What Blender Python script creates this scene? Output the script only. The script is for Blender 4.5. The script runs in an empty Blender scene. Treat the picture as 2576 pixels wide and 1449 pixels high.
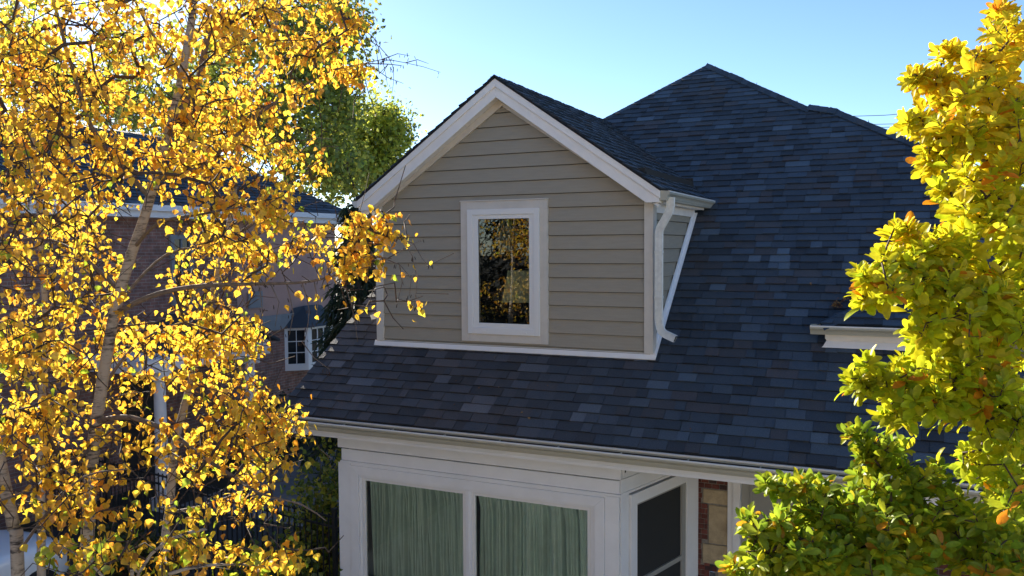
import bpy, math, random
import numpy as np
from mathutils import Vector, Matrix

# ------------------------------------------------------------------ camera, sky, sun, exposure
SC = bpy.context.scene
COL = SC.collection
IW, IH = 2576.0, 1449.0
CX, CY = IW / 2, IH / 2
CAM = np.array([0.0, 0.0, 5.2])
FPX = 2102.6292469
# rows: world X, Y, Z axes written in camera (right, up, forward) coordinates
R = np.array([[0.90543797, -0.0154336, -0.42419794],
              [0.42442781, 0.04837703, 0.90416851],
              [-0.00656686, 0.9987099, -0.05035285]])
cam_data = bpy.data.cameras.new('camera')
cam = bpy.data.objects.new('camera', cam_data)
COL.objects.link(cam)
cam_data.sensor_width = 36
cam_data.lens = FPX / IW * 36
cam_data.clip_start = 0.05
cam_data.clip_end = 3000
cam.matrix_world = Matrix(((R[0, 0], R[0, 1], -R[0, 2], 0), (R[1, 0], R[1, 1], -R[1, 2], 0),
                           (R[2, 0], R[2, 1], -R[2, 2], 5.2), (0, 0, 0, 1)))
SC.camera = cam

SUN_AZ = math.radians(-54)      # from +Y towards -X
SUN_EL = math.radians(21)
world = bpy.data.worlds.new('World')
SC.world = world
world.use_nodes = True
wn = world.node_tree.nodes
sky = wn.new('ShaderNodeTexSky')
sky.sky_type = 'NISHITA'
sky.sun_disc = False
sky.sun_elevation = SUN_EL
sky.sun_rotation = SUN_AZ
sky.altitude = 200
sky.air_density = 0.75
sky.dust_density = 0.15
sky.ozone_density = 3.4
bg = wn['Background']
world.node_tree.links.new(sky.outputs[0], bg.inputs[0])
bg.inputs[1].default_value = 0.072
sd = bpy.data.lights.new('sun', 'SUN')
sd.energy = 4.6
sd.angle = math.radians(0.5)
sd.color = (1.0, 0.91, 0.77)
sun = bpy.data.objects.new('sun', sd)
COL.objects.link(sun)
sdir = Vector((math.sin(SUN_AZ) * math.cos(SUN_EL), math.cos(SUN_AZ) * math.cos(SUN_EL), math.sin(SUN_EL)))
sun.rotation_euler = sdir.to_track_quat('Z', 'Y').to_euler()
sun.location = (-20, 10, 20)
SC.view_settings.view_transform = 'Standard'
SC.view_settings.look = 'None'
SC.view_settings.exposure = 1.72
SC.view_settings.gamma = 1.0
SC.render.engine = 'CYCLES'
SC.cycles.max_bounces = 8
SC.cycles.transparent_max_bounces = 12


# ------------------------------------------------------------------ measuring helpers
def wdir(px, py):
    return R @ np.array([(px - CX) / FPX, -(py - CY) / FPX, 1.0])


def at(px, py, dep):
    """point seen at a pixel of the 2576 wide photo, dep metres forward"""
    return CAM + wdir(px, py) * dep


def on(px, py, axis, val):
    d = wdir(px, py); k = 'XYZ'.index(axis)
    return CAM + d * ((val - CAM[k]) / d[k])


# ------------------------------------------------------------------ object helpers
def empty(name, loc=(0, 0, 0)):
    o = bpy.data.objects.new(name, None)
    o.empty_display_size = 0.2
    o.location = loc
    COL.objects.link(o)
    return o


def tag(o, label=None, cat=None, group=None, kind=None):
    if label: o['label'] = label
    if cat: o['category'] = cat
    if group: o['group'] = group
    if kind: o['kind'] = kind
    return o


class MB:
    def __init__(self):
        self.v = []; self.f = []; self.c = []; self.m = []
        self.col = (0.5, 0.5, 0.5); self.mi = 0

    def face(self, pts, col=None):
        n = len(self.v)
        self.v.extend([tuple(map(float, p)) for p in pts])
        self.f.append(tuple(range(n, n + len(pts))))
        self.c.append(col or self.col); self.m.append(self.mi)

    def box(self, lo, hi, col=None):
        x0, y0, z0 = lo; x1, y1, z1 = hi
        self.hexa([(x0, y0, z0), (x1, y0, z0), (x1, y1, z0), (x0, y1, z0)],
                  [(x0, y0, z1), (x1, y0, z1), (x1, y1, z1), (x0, y1, z1)], col)

    def hexa(self, a, b, col=None):
        """prism between two loops with equal vertex counts"""
        n = len(self.v); k = len(a)
        self.v.extend([tuple(map(float, p)) for p in a]); self.v.extend([tuple(map(float, p)) for p in b])
        fs = [tuple(range(n + k - 1, n - 1, -1)), tuple(range(n + k, n + 2 * k))]
        for i in range(k):
            j = (i + 1) % k
            fs.append((n + i, n + j, n + k + j, n + k + i))
        for f in fs:
            self.f.append(f); self.c.append(col or self.col); self.m.append(self.mi)

    def prism(self, poly, vec, col=None):
        vec = np.array(vec, float)
        self.hexa(poly, [np.array(p) + vec for p in poly], col)

    def tube(self, pts, rad, n=8, cap=True, col=None, square=False):
        pts = [np.array(p, float) for p in pts]
        if not hasattr(rad, '__len__'): rad = [rad] * len(pts)
        base = len(self.v)
        up = None
        for i, p in enumerate(pts):
            if i == 0: t = pts[1] - pts[0]
            elif i == len(pts) - 1: t = pts[-1] - pts[-2]
            else: t = pts[i + 1] - pts[i - 1]
            t = t / (np.linalg.norm(t) + 1e-9)
            if up is None:
                up = np.array([0, 0, 1.0]) if abs(t[2]) < 0.9 else np.array([1.0, 0, 0])
            a = np.cross(t, up); a /= np.linalg.norm(a) + 1e-9
            b = np.cross(a, t)
            up = b
            for k in range(n):
                an = 2 * math.pi * (k + (0.5 if square else 0)) / n
                self.v.append(tuple(p + (a * math.cos(an) + b * math.sin(an)) * rad[i]))
        for i in range(len(pts) - 1):
            for k in range(n):
                j = (k + 1) % n
                self.f.append((base + i * n + k, base + i * n + j, base + (i + 1) * n + j, base + (i + 1) * n + k))
                self.c.append(col or self.col); self.m.append(self.mi)
        if cap:
            for s in (0, len(pts) - 1):
                f = tuple(base + s * n + k for k in range(n))
                self.f.append(f if s else f[::-1]); self.c.append(col or self.col); self.m.append(self.mi)

    def build(self, name, mat, parent=None, smooth=False, bevel=0):
        me = bpy.data.meshes.new(name)
        me.from_pydata(self.v, [], self.f)
        mats = mat if isinstance(mat, (list, tuple)) else [mat]
        for m in mats: me.materials.append(m)
        if len(mats) > 1:
            me.polygons.foreach_set('material_index', self.m)
        ca = me.color_attributes.new('tint', 'FLOAT_COLOR', 'CORNER')
        ln = np.array([len(f) for f in self.f])
        cc = np.ones((len(self.f), 4)); cc[:, :3] = np.array([c[:3] for c in self.c])
        ca.data.foreach_set('color', np.repeat(cc, ln, axis=0).ravel())
        if smooth:
            me.polygons.foreach_set('use_smooth', [True] * len(me.polygons))
        me.update()
        o = bpy.data.objects.new(name, me)
        COL.objects.link(o)
        if parent: o.parent = parent
        if bevel:
            md = o.modifiers.new('bevel', 'BEVEL'); md.width = bevel; md.segments = 2; md.limit_method = 'ANGLE'
            md.angle_limit = math.radians(40)
        return o


# ------------------------------------------------------------------ materials
def new_mat(name):
    m = bpy.data.materials.new(name); m.use_nodes = True
    nt = m.node_tree
    return m, nt, nt.nodes['Principled BSDF'], nt.nodes['Material Output']


def mat(name, col, rough=0.6, spec=0.4, metal=0.0, nscale=0, namt=0.0, bump=0.0, bscale=60, stretch=(1, 1, 1), tint=False, spot=0):
    m, nt, p, out = new_mat(name)
    L = nt.links.new
    p.inputs['Roughness'].default_value = rough
    p.inputs['Specular IOR Level'].default_value = spec
    p.inputs['Metallic'].default_value = metal
    p.inputs['Base Color'].default_value = (*col, 1)
    src = None
    tc = nt.nodes.new('ShaderNodeTexCoord')
    mp = nt.nodes.new('ShaderNodeMapping'); mp.inputs['Scale'].default_value = stretch
    L(tc.outputs['Object'], mp.inputs[0])
    if tint:
        a = nt.nodes.new('ShaderNodeAttribute'); a.attribute_name = 'tint'; src = a.outputs['Color']
    if namt > 0:
        nz = nt.nodes.new('ShaderNodeTexNoise'); nz.inputs['Scale'].default_value = nscale
        nz.inputs['Detail'].default_value = 6; nz.inputs['Roughness'].default_value = 0.65
        L(mp.outputs[0], nz.inputs['Vector'])
        mr = nt.nodes.new('ShaderNodeMapRange')
        mr.inputs[1].default_value = 0.3; mr.inputs[2].default_value = 0.7
        mr.inputs[3].default_value = 1 - namt; mr.inputs[4].default_value = 1 + namt * 0.6
        L(nz.outputs['Fac'], mr.inputs[0])
        mx = nt.nodes.new('ShaderNodeMix'); mx.data_type = 'RGBA'; mx.blend_type = 'MULTIPLY'
        mx.inputs[0].default_value = 1
        if src: L(src, mx.inputs[6])
        else: mx.inputs[6].default_value = (*col, 1)
        L(mr.outputs[0], mx.inputs[7])
        src = mx.outputs[2]
    if src: L(src, p.inputs['Base Color'])
    if bump > 0:
        nb = nt.nodes.new('ShaderNodeTexNoise'); nb.inputs['Scale'].default_value = bscale
        nb.inputs['Detail'].default_value = 4
        L(mp.outputs[0], nb.inputs['Vector'])
        bp = nt.nodes.new('ShaderNodeBump'); bp.inputs['Strength'].default_value = bump
        bp.inputs['Distance'].default_value = 0.01
        L(nb.outputs['Fac'], bp.inputs['Height']); L(bp.outputs[0], p.inputs['Normal'])
    return m


def leaf_mat(name, trans=0.55, gloss=0.06, sat=1.0):
    m, nt, p, out = new_mat(name)
    L = nt.links.new
    nt.nodes.remove(p)
    a = nt.nodes.new('ShaderNodeAttribute'); a.attribute_name = 'tint'
    tc = nt.nodes.new('ShaderNodeTexCoord')
    nz = nt.nodes.new('ShaderNodeTexNoise'); nz.inputs['Scale'].default_value = 45
    L(tc.outputs['Object'], nz.inputs['Vector'])
    mr = nt.nodes.new('ShaderNodeMapRange'); mr.inputs[1].default_value = .3; mr.inputs[2].default_value = .7
    mr.inputs[3].default_value = .8; mr.inputs[4].default_value = 1.12
    L(nz.outputs['Fac'], mr.inputs[0])
    mx = nt.nodes.new('ShaderNodeMix'); mx.data_type = 'RGBA'; mx.blend_type = 'MULTIPLY'; mx.inputs[0].default_value = 1
    L(a.outputs['Color'], mx.inputs[6]); L(mr.outputs[0], mx.inputs[7])
    d = nt.nodes.new('ShaderNodeBsdfDiffuse'); t = nt.nodes.new('ShaderNodeBsdfTranslucent')
    g = nt.nodes.new('ShaderNodeBsdfGlossy'); g.inputs['Roughness'].default_value = 0.38
    L(mx.outputs[2], d.inputs[0]); L(mx.outputs[2], t.inputs[0])
    m1 = nt.nodes.new('ShaderNodeMixShader'); m1.inputs[0].default_value = trans
    L(d.outputs[0], m1.inputs[1]); L(t.outputs[0], m1.inputs[2])
    m2 = nt.nodes.new('ShaderNodeMixShader'); m2.inputs[0].default_value = gloss
    L(m1.outputs[0], m2.inputs[1]); L(g.outputs[0], m2.inputs[2])
    L(m2.outputs[0], out.inputs[0])
    return m


def glass_mat(name, refl=0.10, tint=(0.85, 0.9, 0.88)):
    m, nt, p, out = new_mat(name)
    L = nt.links.new
    nt.nodes.remove(p)
    tr = nt.nodes.new('ShaderNodeBsdfTransparent'); tr.inputs[0].default_value = (*tint, 1)
    gl = nt.nodes.new('ShaderNodeBsdfGlossy'); gl.inputs['Roughness'].default_value = 0.0
    tc = nt.nodes.new('ShaderNodeTexCoord')
    nz = nt.nodes.new('ShaderNodeTexNoise'); nz.inputs['Scale'].default_value = 2.2
    L(tc.outputs['Object'], nz.inputs['Vector'])
    bp = nt.nodes.new('ShaderNodeBump'); bp.inputs['Strength'].default_value = 0.03; bp.inputs['Distance'].default_value = 0.01
    L(nz.outputs['Fac'], bp.inputs['Height']); L(bp.outputs[0], gl.inputs['Normal'])
    fr = nt.nodes.new('ShaderNodeFresnel'); fr.inputs[0].default_value = 1.5
    ad = nt.nodes.new('ShaderNodeMath'); ad.operation = 'ADD'; ad.inputs[1].default_value = refl; ad.use_clamp = True
    L(fr.outputs[0], ad.inputs[0])
    mx = nt.nodes.new('ShaderNodeMixShader')
    L(ad.outputs[0], mx.inputs[0]); L(tr.outputs[0], mx.inputs[1]); L(gl.outputs[0], mx.inputs[2])
    L(mx.outputs[0], out.inputs[0])
    return m


def brick_mat(name, axis, c1, c2, mortar, scale=1.0):
    m, nt, p, out = new_mat(name)
    L = nt.links.new
    p.inputs['Roughness'].default_value = 0.9
    tc = nt.nodes.new('ShaderNodeTexCoord'); sp = nt.nodes.new('ShaderNodeSeparateXYZ'); cb = nt.nodes.new('ShaderNodeCombineXYZ')
    L(tc.outputs['Object'], sp.inputs[0])
    L(sp.outputs[axis], cb.inputs[0]); L(sp.outputs[2], cb.inputs[1])
    b = nt.nodes.new('ShaderNodeTexBrick')
    b.inputs['Color1'].default_value = (*c1, 1); b.inputs['Color2'].default_value = (*c2, 1); b.inputs['Mortar'].default_value = (*mortar, 1)
    b.inputs['Scale'].default_value = 1; b.inputs['Mortar Size'].default_value = 0.007
    b.inputs['Brick Width'].default_value = 0.215 * scale; b.inputs['Row Height'].default_value = 0.073 * scale
    L(cb.outputs[0], b.inputs['Vector'])
    nz = nt.nodes.new('ShaderNodeTexNoise'); nz.inputs['Scale'].default_value = 5; nz.inputs['Detail'].default_value = 8
    L(cb.outputs[0], nz.inputs['Vector'])
    mr = nt.nodes.new('ShaderNodeMapRange'); mr.inputs[1].default_value = .3; mr.inputs[2].default_value = .7
    mr.inputs[3].default_value = .6; mr.inputs[4].default_value = 1.25
    L(nz.outputs['Fac'], mr.inputs[0])
    mx = nt.nodes.new('ShaderNodeMix'); mx.data_type = 'RGBA'; mx.blend_type = 'MULTIPLY'; mx.inputs[0].default_value = 1
    L(b.outputs['Color'], mx.inputs[6]); L(mr.outputs[0], mx.inputs[7]); L(mx.outputs[2], p.inputs['Base Color'])
    bp = nt.nodes.new('ShaderNodeBump'); bp.inputs['Strength'].default_value = 0.6; bp.inputs['Distance'].default_value = 0.01
    bp.invert = True
    L(b.outputs['Fac'], bp.inputs['Height']); L(bp.outputs[0], p.inputs['Normal'])
    return m


def birch_bark(name, pale=(0.40, 0.34, 0.28), dark=(0.05, 0.04, 0.035)):
    m, nt, p, out = new_mat(name)
    L = nt.links.new
    p.inputs['Roughness'].default_value = 0.8
    tc = nt.nodes.new('ShaderNodeTexCoord')
    mp = nt.nodes.new('ShaderNodeMapping'); mp.inputs['Scale'].default_value = (7, 7, 34)
    L(tc.outputs['Object'], mp.inputs[0])
    nz = nt.nodes.new('ShaderNodeTexNoise'); nz.inputs['Scale'].default_value = 1.3; nz.inputs['Detail'].default_value = 7
    nz.inputs['Roughness'].default_value = .7
    L(mp.outputs[0], nz.inputs['Vector'])
    n2 = nt.nodes.new('ShaderNodeTexNoise'); n2.inputs['Scale'].default_value = 3.5; n2.inputs['Detail'].default_value = 5
    L(tc.outputs['Object'], n2.inputs['Vector'])
    ad = nt.nodes.new('ShaderNodeMath'); ad.operation = 'MULTIPLY_ADD'; ad.inputs[1].default_value = 0.55; ad.inputs[2].default_value = 0.0
    L(n2.outputs['Fac'], ad.inputs[0])
    a2 = nt.nodes.new('ShaderNodeMath'); a2.operation = 'ADD'
    L(ad.outputs[0], a2.inputs[0]); L(nz.outputs['Fac'], a2.inputs[1])
    cr = nt.nodes.new('ShaderNodeValToRGB')
    cr.color_ramp.elements[0].position = 0.62; cr.color_ramp.elements[0].color = (*dark, 1)
    cr.color_ramp.elements[1].position = 0.78; cr.color_ramp.elements[1].color = (*pale, 1)
    L(a2.outputs[0], cr.inputs[0]); L(cr.outputs[0], p.inputs['Base Color'])
    bp = nt.nodes.new('ShaderNodeBump'); bp.inputs['Strength'].default_value = 0.6; bp.inputs['Distance'].default_value = 0.02
    L(nz.outputs['Fac'], bp.inputs['Height']); L(bp.outputs[0], p.inputs['Normal'])
    return m


M = {}
M['shingle'] = mat('asphalt_shingle', (.03, .03, .04), 0.86, 0.35, nscale=90, namt=.35, bump=.5, bscale=260, tint=True)
M['shingle'].node_tree.nodes['Principled BSDF'].inputs['Roughness'].default_value = .7
M['deck'] = mat('roof_deck', (.02, .02, .022), 0.9)
M['siding'] = mat('taupe_siding', (.36, .32, .252), 0.62, 0.3, nscale=3, namt=.07, bump=.35, bscale=30, stretch=(1.2, 1.2, 14))
M['trim'] = mat('greige_trim', (.66, .61, .54), 0.7, 0.3, nscale=6, namt=.07, bump=.3, bscale=120, stretch=(1, 1, 1))
M['rake'] = mat('cream_board', (.87, .83, .79), 0.55, 0.35, nscale=4, namt=.06)
M['white'] = mat('white_paint', (.83, .835, .85), 0.5, 0.4, nscale=2.5, namt=.06, bump=.06, bscale=40)
M['whitewin'] = mat('white_window_vinyl', (.80, .79, .77), 0.35, 0.5)
M['gutter'] = mat('gutter_aluminium', (.46, .44, .36), 0.35, 0.5, nscale=3, namt=.10)
M['downspout'] = mat('downspout_paint', (.72, .72, .68), 0.35, 0.5, nscale=14, namt=.16)
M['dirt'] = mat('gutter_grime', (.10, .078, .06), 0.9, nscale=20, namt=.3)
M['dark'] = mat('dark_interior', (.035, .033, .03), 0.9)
M['screen'] = mat('insect_screen', (.035, .037, .038), 0.7, 0.2)
M['curtain'] = mat('green_curtain', (.56, .71, .66), 0.9, 0.1, nscale=5, namt=.12)
M['glass'] = glass_mat('window_glass', 0.06, (.8, .82, .78))
M['glassbay'] = glass_mat('bay_glass', 0.0, (.96, .98, .97))
M['stone'] = mat('cream_limestone', (.44, .35, .22), 0.85, nscale=7, namt=.3, bump=.6, bscale=40)
M['brick'] = brick_mat('red_brick', 0, (.17, .055, .04), (.09, .035, .03), (.16, .14, .12))
M['brickside'] = brick_mat('far_red_brick', 1, (.30, .15, .12), (.22, .12, .10), (.30, .26, .24))
M['stucco'] = mat('pink_render', (.46, .30, .26), 0.9, nscale=1.5, namt=.1)
M['bluegrey'] = mat('blue_grey_band', (.25, .27, .29), 0.85, nscale=3, namt=.15)
M['door'] = mat('grey_door', (.33, .33, .31), 0.5)
M['black'] = mat('black_iron', (.015, .015, .016), 0.5, 0.5)
M['wire'] = mat('power_wire', (.03, .03, .035), 0.6)
M['board'] = mat('pale_green_board', (.70, .76, .55), 0.6)
M['panel'] = mat('pale_blue_panel', (.35, .48, .50), 0.4)
M['car'] = mat('white_car_paint', (.80, .81, .83), 0.18, 0.6)
M['carglass'] = mat('car_glass', (.02, .022, .025), 0.05, 0.7)
M['tyre'] = mat('tyre_rubber', (.02, .02, .02), 0.8)
M['chrome'] = mat('bright_metal', (.7, .7, .7), 0.2, metal=1)
M['lamp'] = mat('lamp_lens', (.7, .7, .68), 0.1)
M['leaf'] = leaf_mat('birch_leaf', 0.68, 0.04)
M['mleaf'] = leaf_mat('magnolia_leaf', 0.60, 0.02)
M['fleaf'] = leaf_mat('far_leaf', 0.45, 0.03)
M['bark'] = birch_bark('birch_bark')
M['twig'] = mat('dark_twig_bark', (.075, .05, .04), 0.8, nscale=30, namt=.4)
M['limb'] = mat('grey_brown_bark', (.17, .13, .105), 0.85, nscale=25, namt=.4, bump=.5, bscale=50)
M['greybark'] = mat('grey_branch_bark', (.26, .24, .21), 0.8, nscale=22, namt=.4, bump=.5, bscale=50)
M['asphalt'] = mat('driveway_asphalt', (.05, .05, .052), 0.9, nscale=30, namt=.3)

rnd = random.Random(7)
nrs = np.random.RandomState(11)


# ================================================================== ROOF HELPERS
TONES = [(.052, .068, .088), (.060, .078, .100), (.068, .090, .118), (.044, .054, .068), (.086, .116, .150),
         (.072, .074, .082), (.076, .073, .080), (.106, .142, .182)]
WTS = [24, 24, 18, 16, 7, 9, 6, 3]


def shingles(mb, O, U, V, N, L, Rr, v0, v1, seed, expo=0.145, tabw=(.13, .42), warm=None, thick=0.017):
    """courses of laminated shingles on a plane; L(v), Rr(v) give the span along U"""
    rg = random.Random(seed)
    O = np.array(O, float); U = np.array(U, float); V = np.array(V, float); N = np.array(N, float)

    def P(u, v, h): return O + U * u + V * v + N * h
    v = v0
    while v < v1 - 0.01:
        vt = min(v + expo + 0.03, v1)
        lo = min(L(v), L(vt)); hi = max(Rr(v), Rr(vt))
        u = lo - rg.uniform(0, tabw[1])
        raised = rg.random() < 0.5
        wob = rg.uniform(-.002, .003)
        while u < hi:
            w = rg.uniform(*tabw)
            if raised: w *= 0.72
            a0, a1 = u + 0.0012, u + w - 0.0012
            vb = v + wob + rg.uniform(-.0015, .0015)
            h1 = thick + (0.010 if raised else 0.0) + rg.uniform(0, .0025)
            b0, b1 = max(a0, L(vb)), min(a1, Rr(vb))
            t0, t1 = max(a0, L(vt)), min(a1, Rr(vt))
            if b1 - b0 > 0.004 or t1 - t0 > 0.004:
                b1 = max(b1, b0); t1 = max(t1, t0)
                tone = rg.choices(TONES, WTS)[0]
                if warm:
                    k = max(0, min(1, warm((a0 + a1) / 2, v))) * rg.uniform(.6, 1)
                    g = sum(tone) / 3
                    tone = tuple(tone[i] * (1 - k) + g * (1.12, .98, .95)[i] * k for i in range(3))
                s = rg.uniform(.86, 1.14)
                tone = tuple(c * s for c in tone)
                q = [P(b0, vb, h1), P(b1, vb, h1), P(t1, vt, .002), P(t0, vt, .002)]
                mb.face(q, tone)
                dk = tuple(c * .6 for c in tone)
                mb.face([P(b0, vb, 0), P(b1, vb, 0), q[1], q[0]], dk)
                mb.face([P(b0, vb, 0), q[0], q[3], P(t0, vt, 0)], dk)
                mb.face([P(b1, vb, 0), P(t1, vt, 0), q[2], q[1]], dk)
            u += w
            raised = not raised
        v += expo


def hip_caps(mb, p0, p1, dA, dB, seed, step=.15, w=.14, h=.02, bend=None):
    """overlapping folded cap shingles from the low end p0 to the high end p1; dA, dB point down the two roof planes"""
    rg = random.Random(seed)
    p0 = np.array(p0, float); p1 = np.array(p1, float)
    d = p1 - p0; Ln = np.linalg.norm(d); d /= Ln
    dA = np.array(dA, float); dB = np.array(dB, float); dA /= np.linalg.norm(dA); dB /= np.linalg.norm(dB)
    up = -(dA + dB); up /= np.linalg.norm(up)
    s = 0
    while s < Ln:
        e = min(s + step + .05, Ln)
        tone = rg.choices(TONES[:6], WTS[:6])[0]; k = rg.uniform(.85, 1.1); tone = tuple(c * k for c in tone)
        a = p0 + d * s + up * (h + .012); b = p0 + d * e + up * (h + .001)
        aA = a + dA * w; bA = b + dA * w; aB = a + dB * w; bB = b + dB * w
        mb.face([a, b, bA, aA], tone); mb.face([a, aB, bB, b], tone)
        lo = -up * .014
        mb.face([a, aA, aA + lo, a + lo], tone); mb.face([a, a + lo, aB + lo, aB], tone)
        mb.face([aA, bA, bA + lo, aA + lo], tone); mb.face([aB, aB + lo, bB + lo, bB], tone)
        s += step


def gutter(name, parent, origin, along, out, length, w=.125, h=.115, mat_=None, hang=None, caps=True):
    """K-style gutter: open top, ogee front, rolled front lip"""
    origin = np.array(origin, float); along = np.array(along, float); out = np.array(out, float); Z = np.array([0, 0, 1.0])
    outer = [(0, .012), (0, -h), (.62 * w, -h), (.66 * w, -h + .018), (.70 * w, -h + .024), (.74 * w, -.062), (.84 * w, -.046), (.97 * w, -.036),
             (w, -.026), (w, -.004), (w - .004, 0), (w - .016, 0), (w - .018, -.006)]
    inner = [(w - .016, -.006), (w - .016, -.003), (w - .006, -.004), (w - .004, -.008), (w - .004, -.026), (.97 * w - .004, -.033), (.83 * w - .004, -.044),
             (.73 * w - .003, -.062), (.69 * w, -h + .027), (.60 * w, -h + .003), (.003, -h + .003), (.003, .012)]
    prof = outer + inner
    k = len(prof)
    mb = MB()
    ends = []
    for s in (0, length):
        ends.append([origin + along * s + out * a + Z * b for a, b in prof])
    n = len(mb.v)
    for e in ends: mb.v.extend([tuple(p) for p in e])
    for i in range(k):
        j = (i + 1) % k
        mb.f.append((n + i, n + j, n + k + j, n + k + i)); mb.c.append(mb.col); mb.m.append(0)
    if caps:
        for s in (0, length):
            pl = [origin + along * (s - .002 if s == 0 else s) + out * a + Z * b for a, b in outer[:11]]
            mb.prism(pl, along * .003)
    g = mb.build(name, mat_ or M['gutter'], parent)
    fl = MB(); fl.box((0, 0, 0), (1, 1, 1))
    fl.v = [tuple(origin + along * (.004 + x * (length - .008)) + out * (.006 + y * (.6 * w - .012)) + Z * (-h + .006 + z * .008)) for x, y, z in
            [(0, 0, 0), (1, 0, 0), (1, 1, 0), (0, 1, 0), (0, 0, 1), (1, 0, 1), (1, 1, 1), (0, 1, 1)]]
    n0 = len(fl.v)
    bk = MB(); bk.box((0, 0, 0), (1, 1, 1))  # brown back strip: dirt stain with the lip's shade put into its colour
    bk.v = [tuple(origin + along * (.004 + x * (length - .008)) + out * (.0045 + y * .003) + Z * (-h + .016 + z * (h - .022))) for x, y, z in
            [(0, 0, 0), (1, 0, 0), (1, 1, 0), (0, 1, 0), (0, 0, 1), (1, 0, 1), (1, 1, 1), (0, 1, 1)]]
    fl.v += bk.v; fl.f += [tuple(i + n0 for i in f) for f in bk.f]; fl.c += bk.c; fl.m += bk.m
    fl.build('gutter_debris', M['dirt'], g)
    lp = MB()  # white strips paint the sky's reflection along the lip
    q0 = origin + along * .001 + out * (w - .017) + Z * .0005
    q = [q0, q0 + out * .0185, q0 + out * .0185 + Z * .004, q0 + Z * .004]
    lp.prism(q, along * (length - .002))
    q0 = origin + along * .001 + out * (w + .0004) - Z * .010
    lp.prism([q0, q0 + out * .0015, q0 + out * .0015 + Z * .010, q0 + Z * .010], along * (length - .002))
    lp.build('rolled_lip', M['whitewin'], g)
    if hang:
        s = hang[0]
        while s < length:
            hb = MB()
            for (a0, a1, z0, z1, t) in ((.002, w - .018, -.012, -.006, .012), (.002, .010, -.03, .008, .016), (w - .03, w - .018, -.012, .004, .016)):
                pts = [origin + along * (s - t / 2 if q[0] else s + t / 2) + out * q[1] + Z * q[2] for q in
                       [(1, a0, z0), (0, a0, z0), (0, a1, z0), (1, a1, z0)]]
                hb.hexa(pts, [p + Z * (z1 - z0) for p in pts])
            hb.build('hanger', M['gutter'], g)
            s += hang[1]
    return g


# ================================================================== THE HOUSE
house = empty('house', (-4, 10, 0))
house.location = (0, 0, 0)
tag(house, 'house with dark shingled hip roof, taupe gabled dormer and white trimmed bay below', 'house')
PA = math.radians(39.5); TA = math.tan(PA); CA_, SA_ = math.cos(PA), math.sin(PA)
YE, ZE = 8.955, 2.928                     # eave edge of the main roof


def roofz(y): return ZE + (y - YE) * TA


# outline of the main roof face in (x, y)
OUT_L = [(YE, -7.80), (11.0, -7.47), (12.63, -7.20), (14.386, -5.015), (15.724, -3.349)]
OUT_R = [(YE, 5.6), (13.285, .336), (14.29, -1.09), (14.304, -1.391), (15.241, -2.685), (15.724, -3.349)]


def interp(tab):
    ys = [(p[0] - YE) / CA_ for p in tab]; xs = [p[1] for p in tab]
    return lambda v: float(np.interp(v, ys, xs))


Lf, Rf = interp(OUT_L), interp(OUT_R)
mb = MB()
shingles(mb, (0, YE, ZE), (1, 0, 0), (0, CA_, SA_), (0, -SA_, CA_), Lf, Rf, -0.0, (15.724 - YE) / CA_, 3,
         warm=lambda u, v: (-2.2 - u) / 3.2 if v < 3.4 else (-5 - u) / 2)
main_roof = mb.build('main_roof', M['shingle'], house)
# deck under the shingles and the far faces of the hip roof
mb = MB()
face = [(x, y, roofz(y)) for y, x in OUT_L] + [(x, y, roofz(y)) for y, x in OUT_R[::-1][1:]]
nn = np.array([0, -SA_, CA_])
top = [np.array(p) - nn * .003 for p in face]
mb.hexa([np.array(p) - nn * .03 for p in face], top)
ap = (-3.349, 15.724, roofz(15.724) - .004)
hl = (-7.20, 12.63, roofz(12.63) - .004)
mb.face([ap, (-5.015, 14.386, roofz(14.386) - .004), hl, (-8.6, 14.6, 4.9), (-8.6, 19, 4.9), (-3.349, 19, 8.5)])
mb.face([ap, (-3.349, 19, 8.5), (6.2, 19, 3.4), (6.2, YE + .05, 3.0), (.336, 13.285, roofz(13.285) - .004), (-1.09, 14.29, roofz(14.29) - .004),
         (-1.391, 14.304, roofz(14.304) - .004), (-2.685, 15.241, roofz(15.241) - .004)])
mb.build('roof_deck', M['deck'], main_roof)
# hip caps
mb = MB()
dn = np.array([0, -CA_, -SA_])


def rp(x, y, h=0.0): return np.array([x, y, roofz(y) + h])


dB = np.array([.75, .25, -.55])
for a, b, hh, sd_ in (((3.2, 11.0), (.336, 13.285), .03, 1), ((.336, 13.285), (-1.09, 14.29), .03, 2), ((-.98, 14.21), (-1.42, 14.36), .045, 7),
                      ((-1.391, 14.304), (-2.685, 15.241), .03, 4), ((-2.60, 15.18), (-2.86, 15.37), .04, 6), ((-2.685, 15.241), (-3.349, 15.724), .03, 5)):
    hip_caps(mb, rp(*a, hh), rp(*b, hh), dn * 1 + np.array([-.25, 0, 0]), dB, sd_)
dBL = np.array([-.75, .25, -.55])
for a, b, sd_ in (((-7.2, 12.63), (-5.015, 14.386), 8), ((-5.015, 14.386), (-3.349, 15.724), 9)):
    hip_caps(mb, rp(*a, .008), rp(*b, .008), dn + np.array([.25, 0, 0]), dBL, sd_, w=.10)
mb.build('hip_cap', M['shingle'], main_roof)

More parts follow.
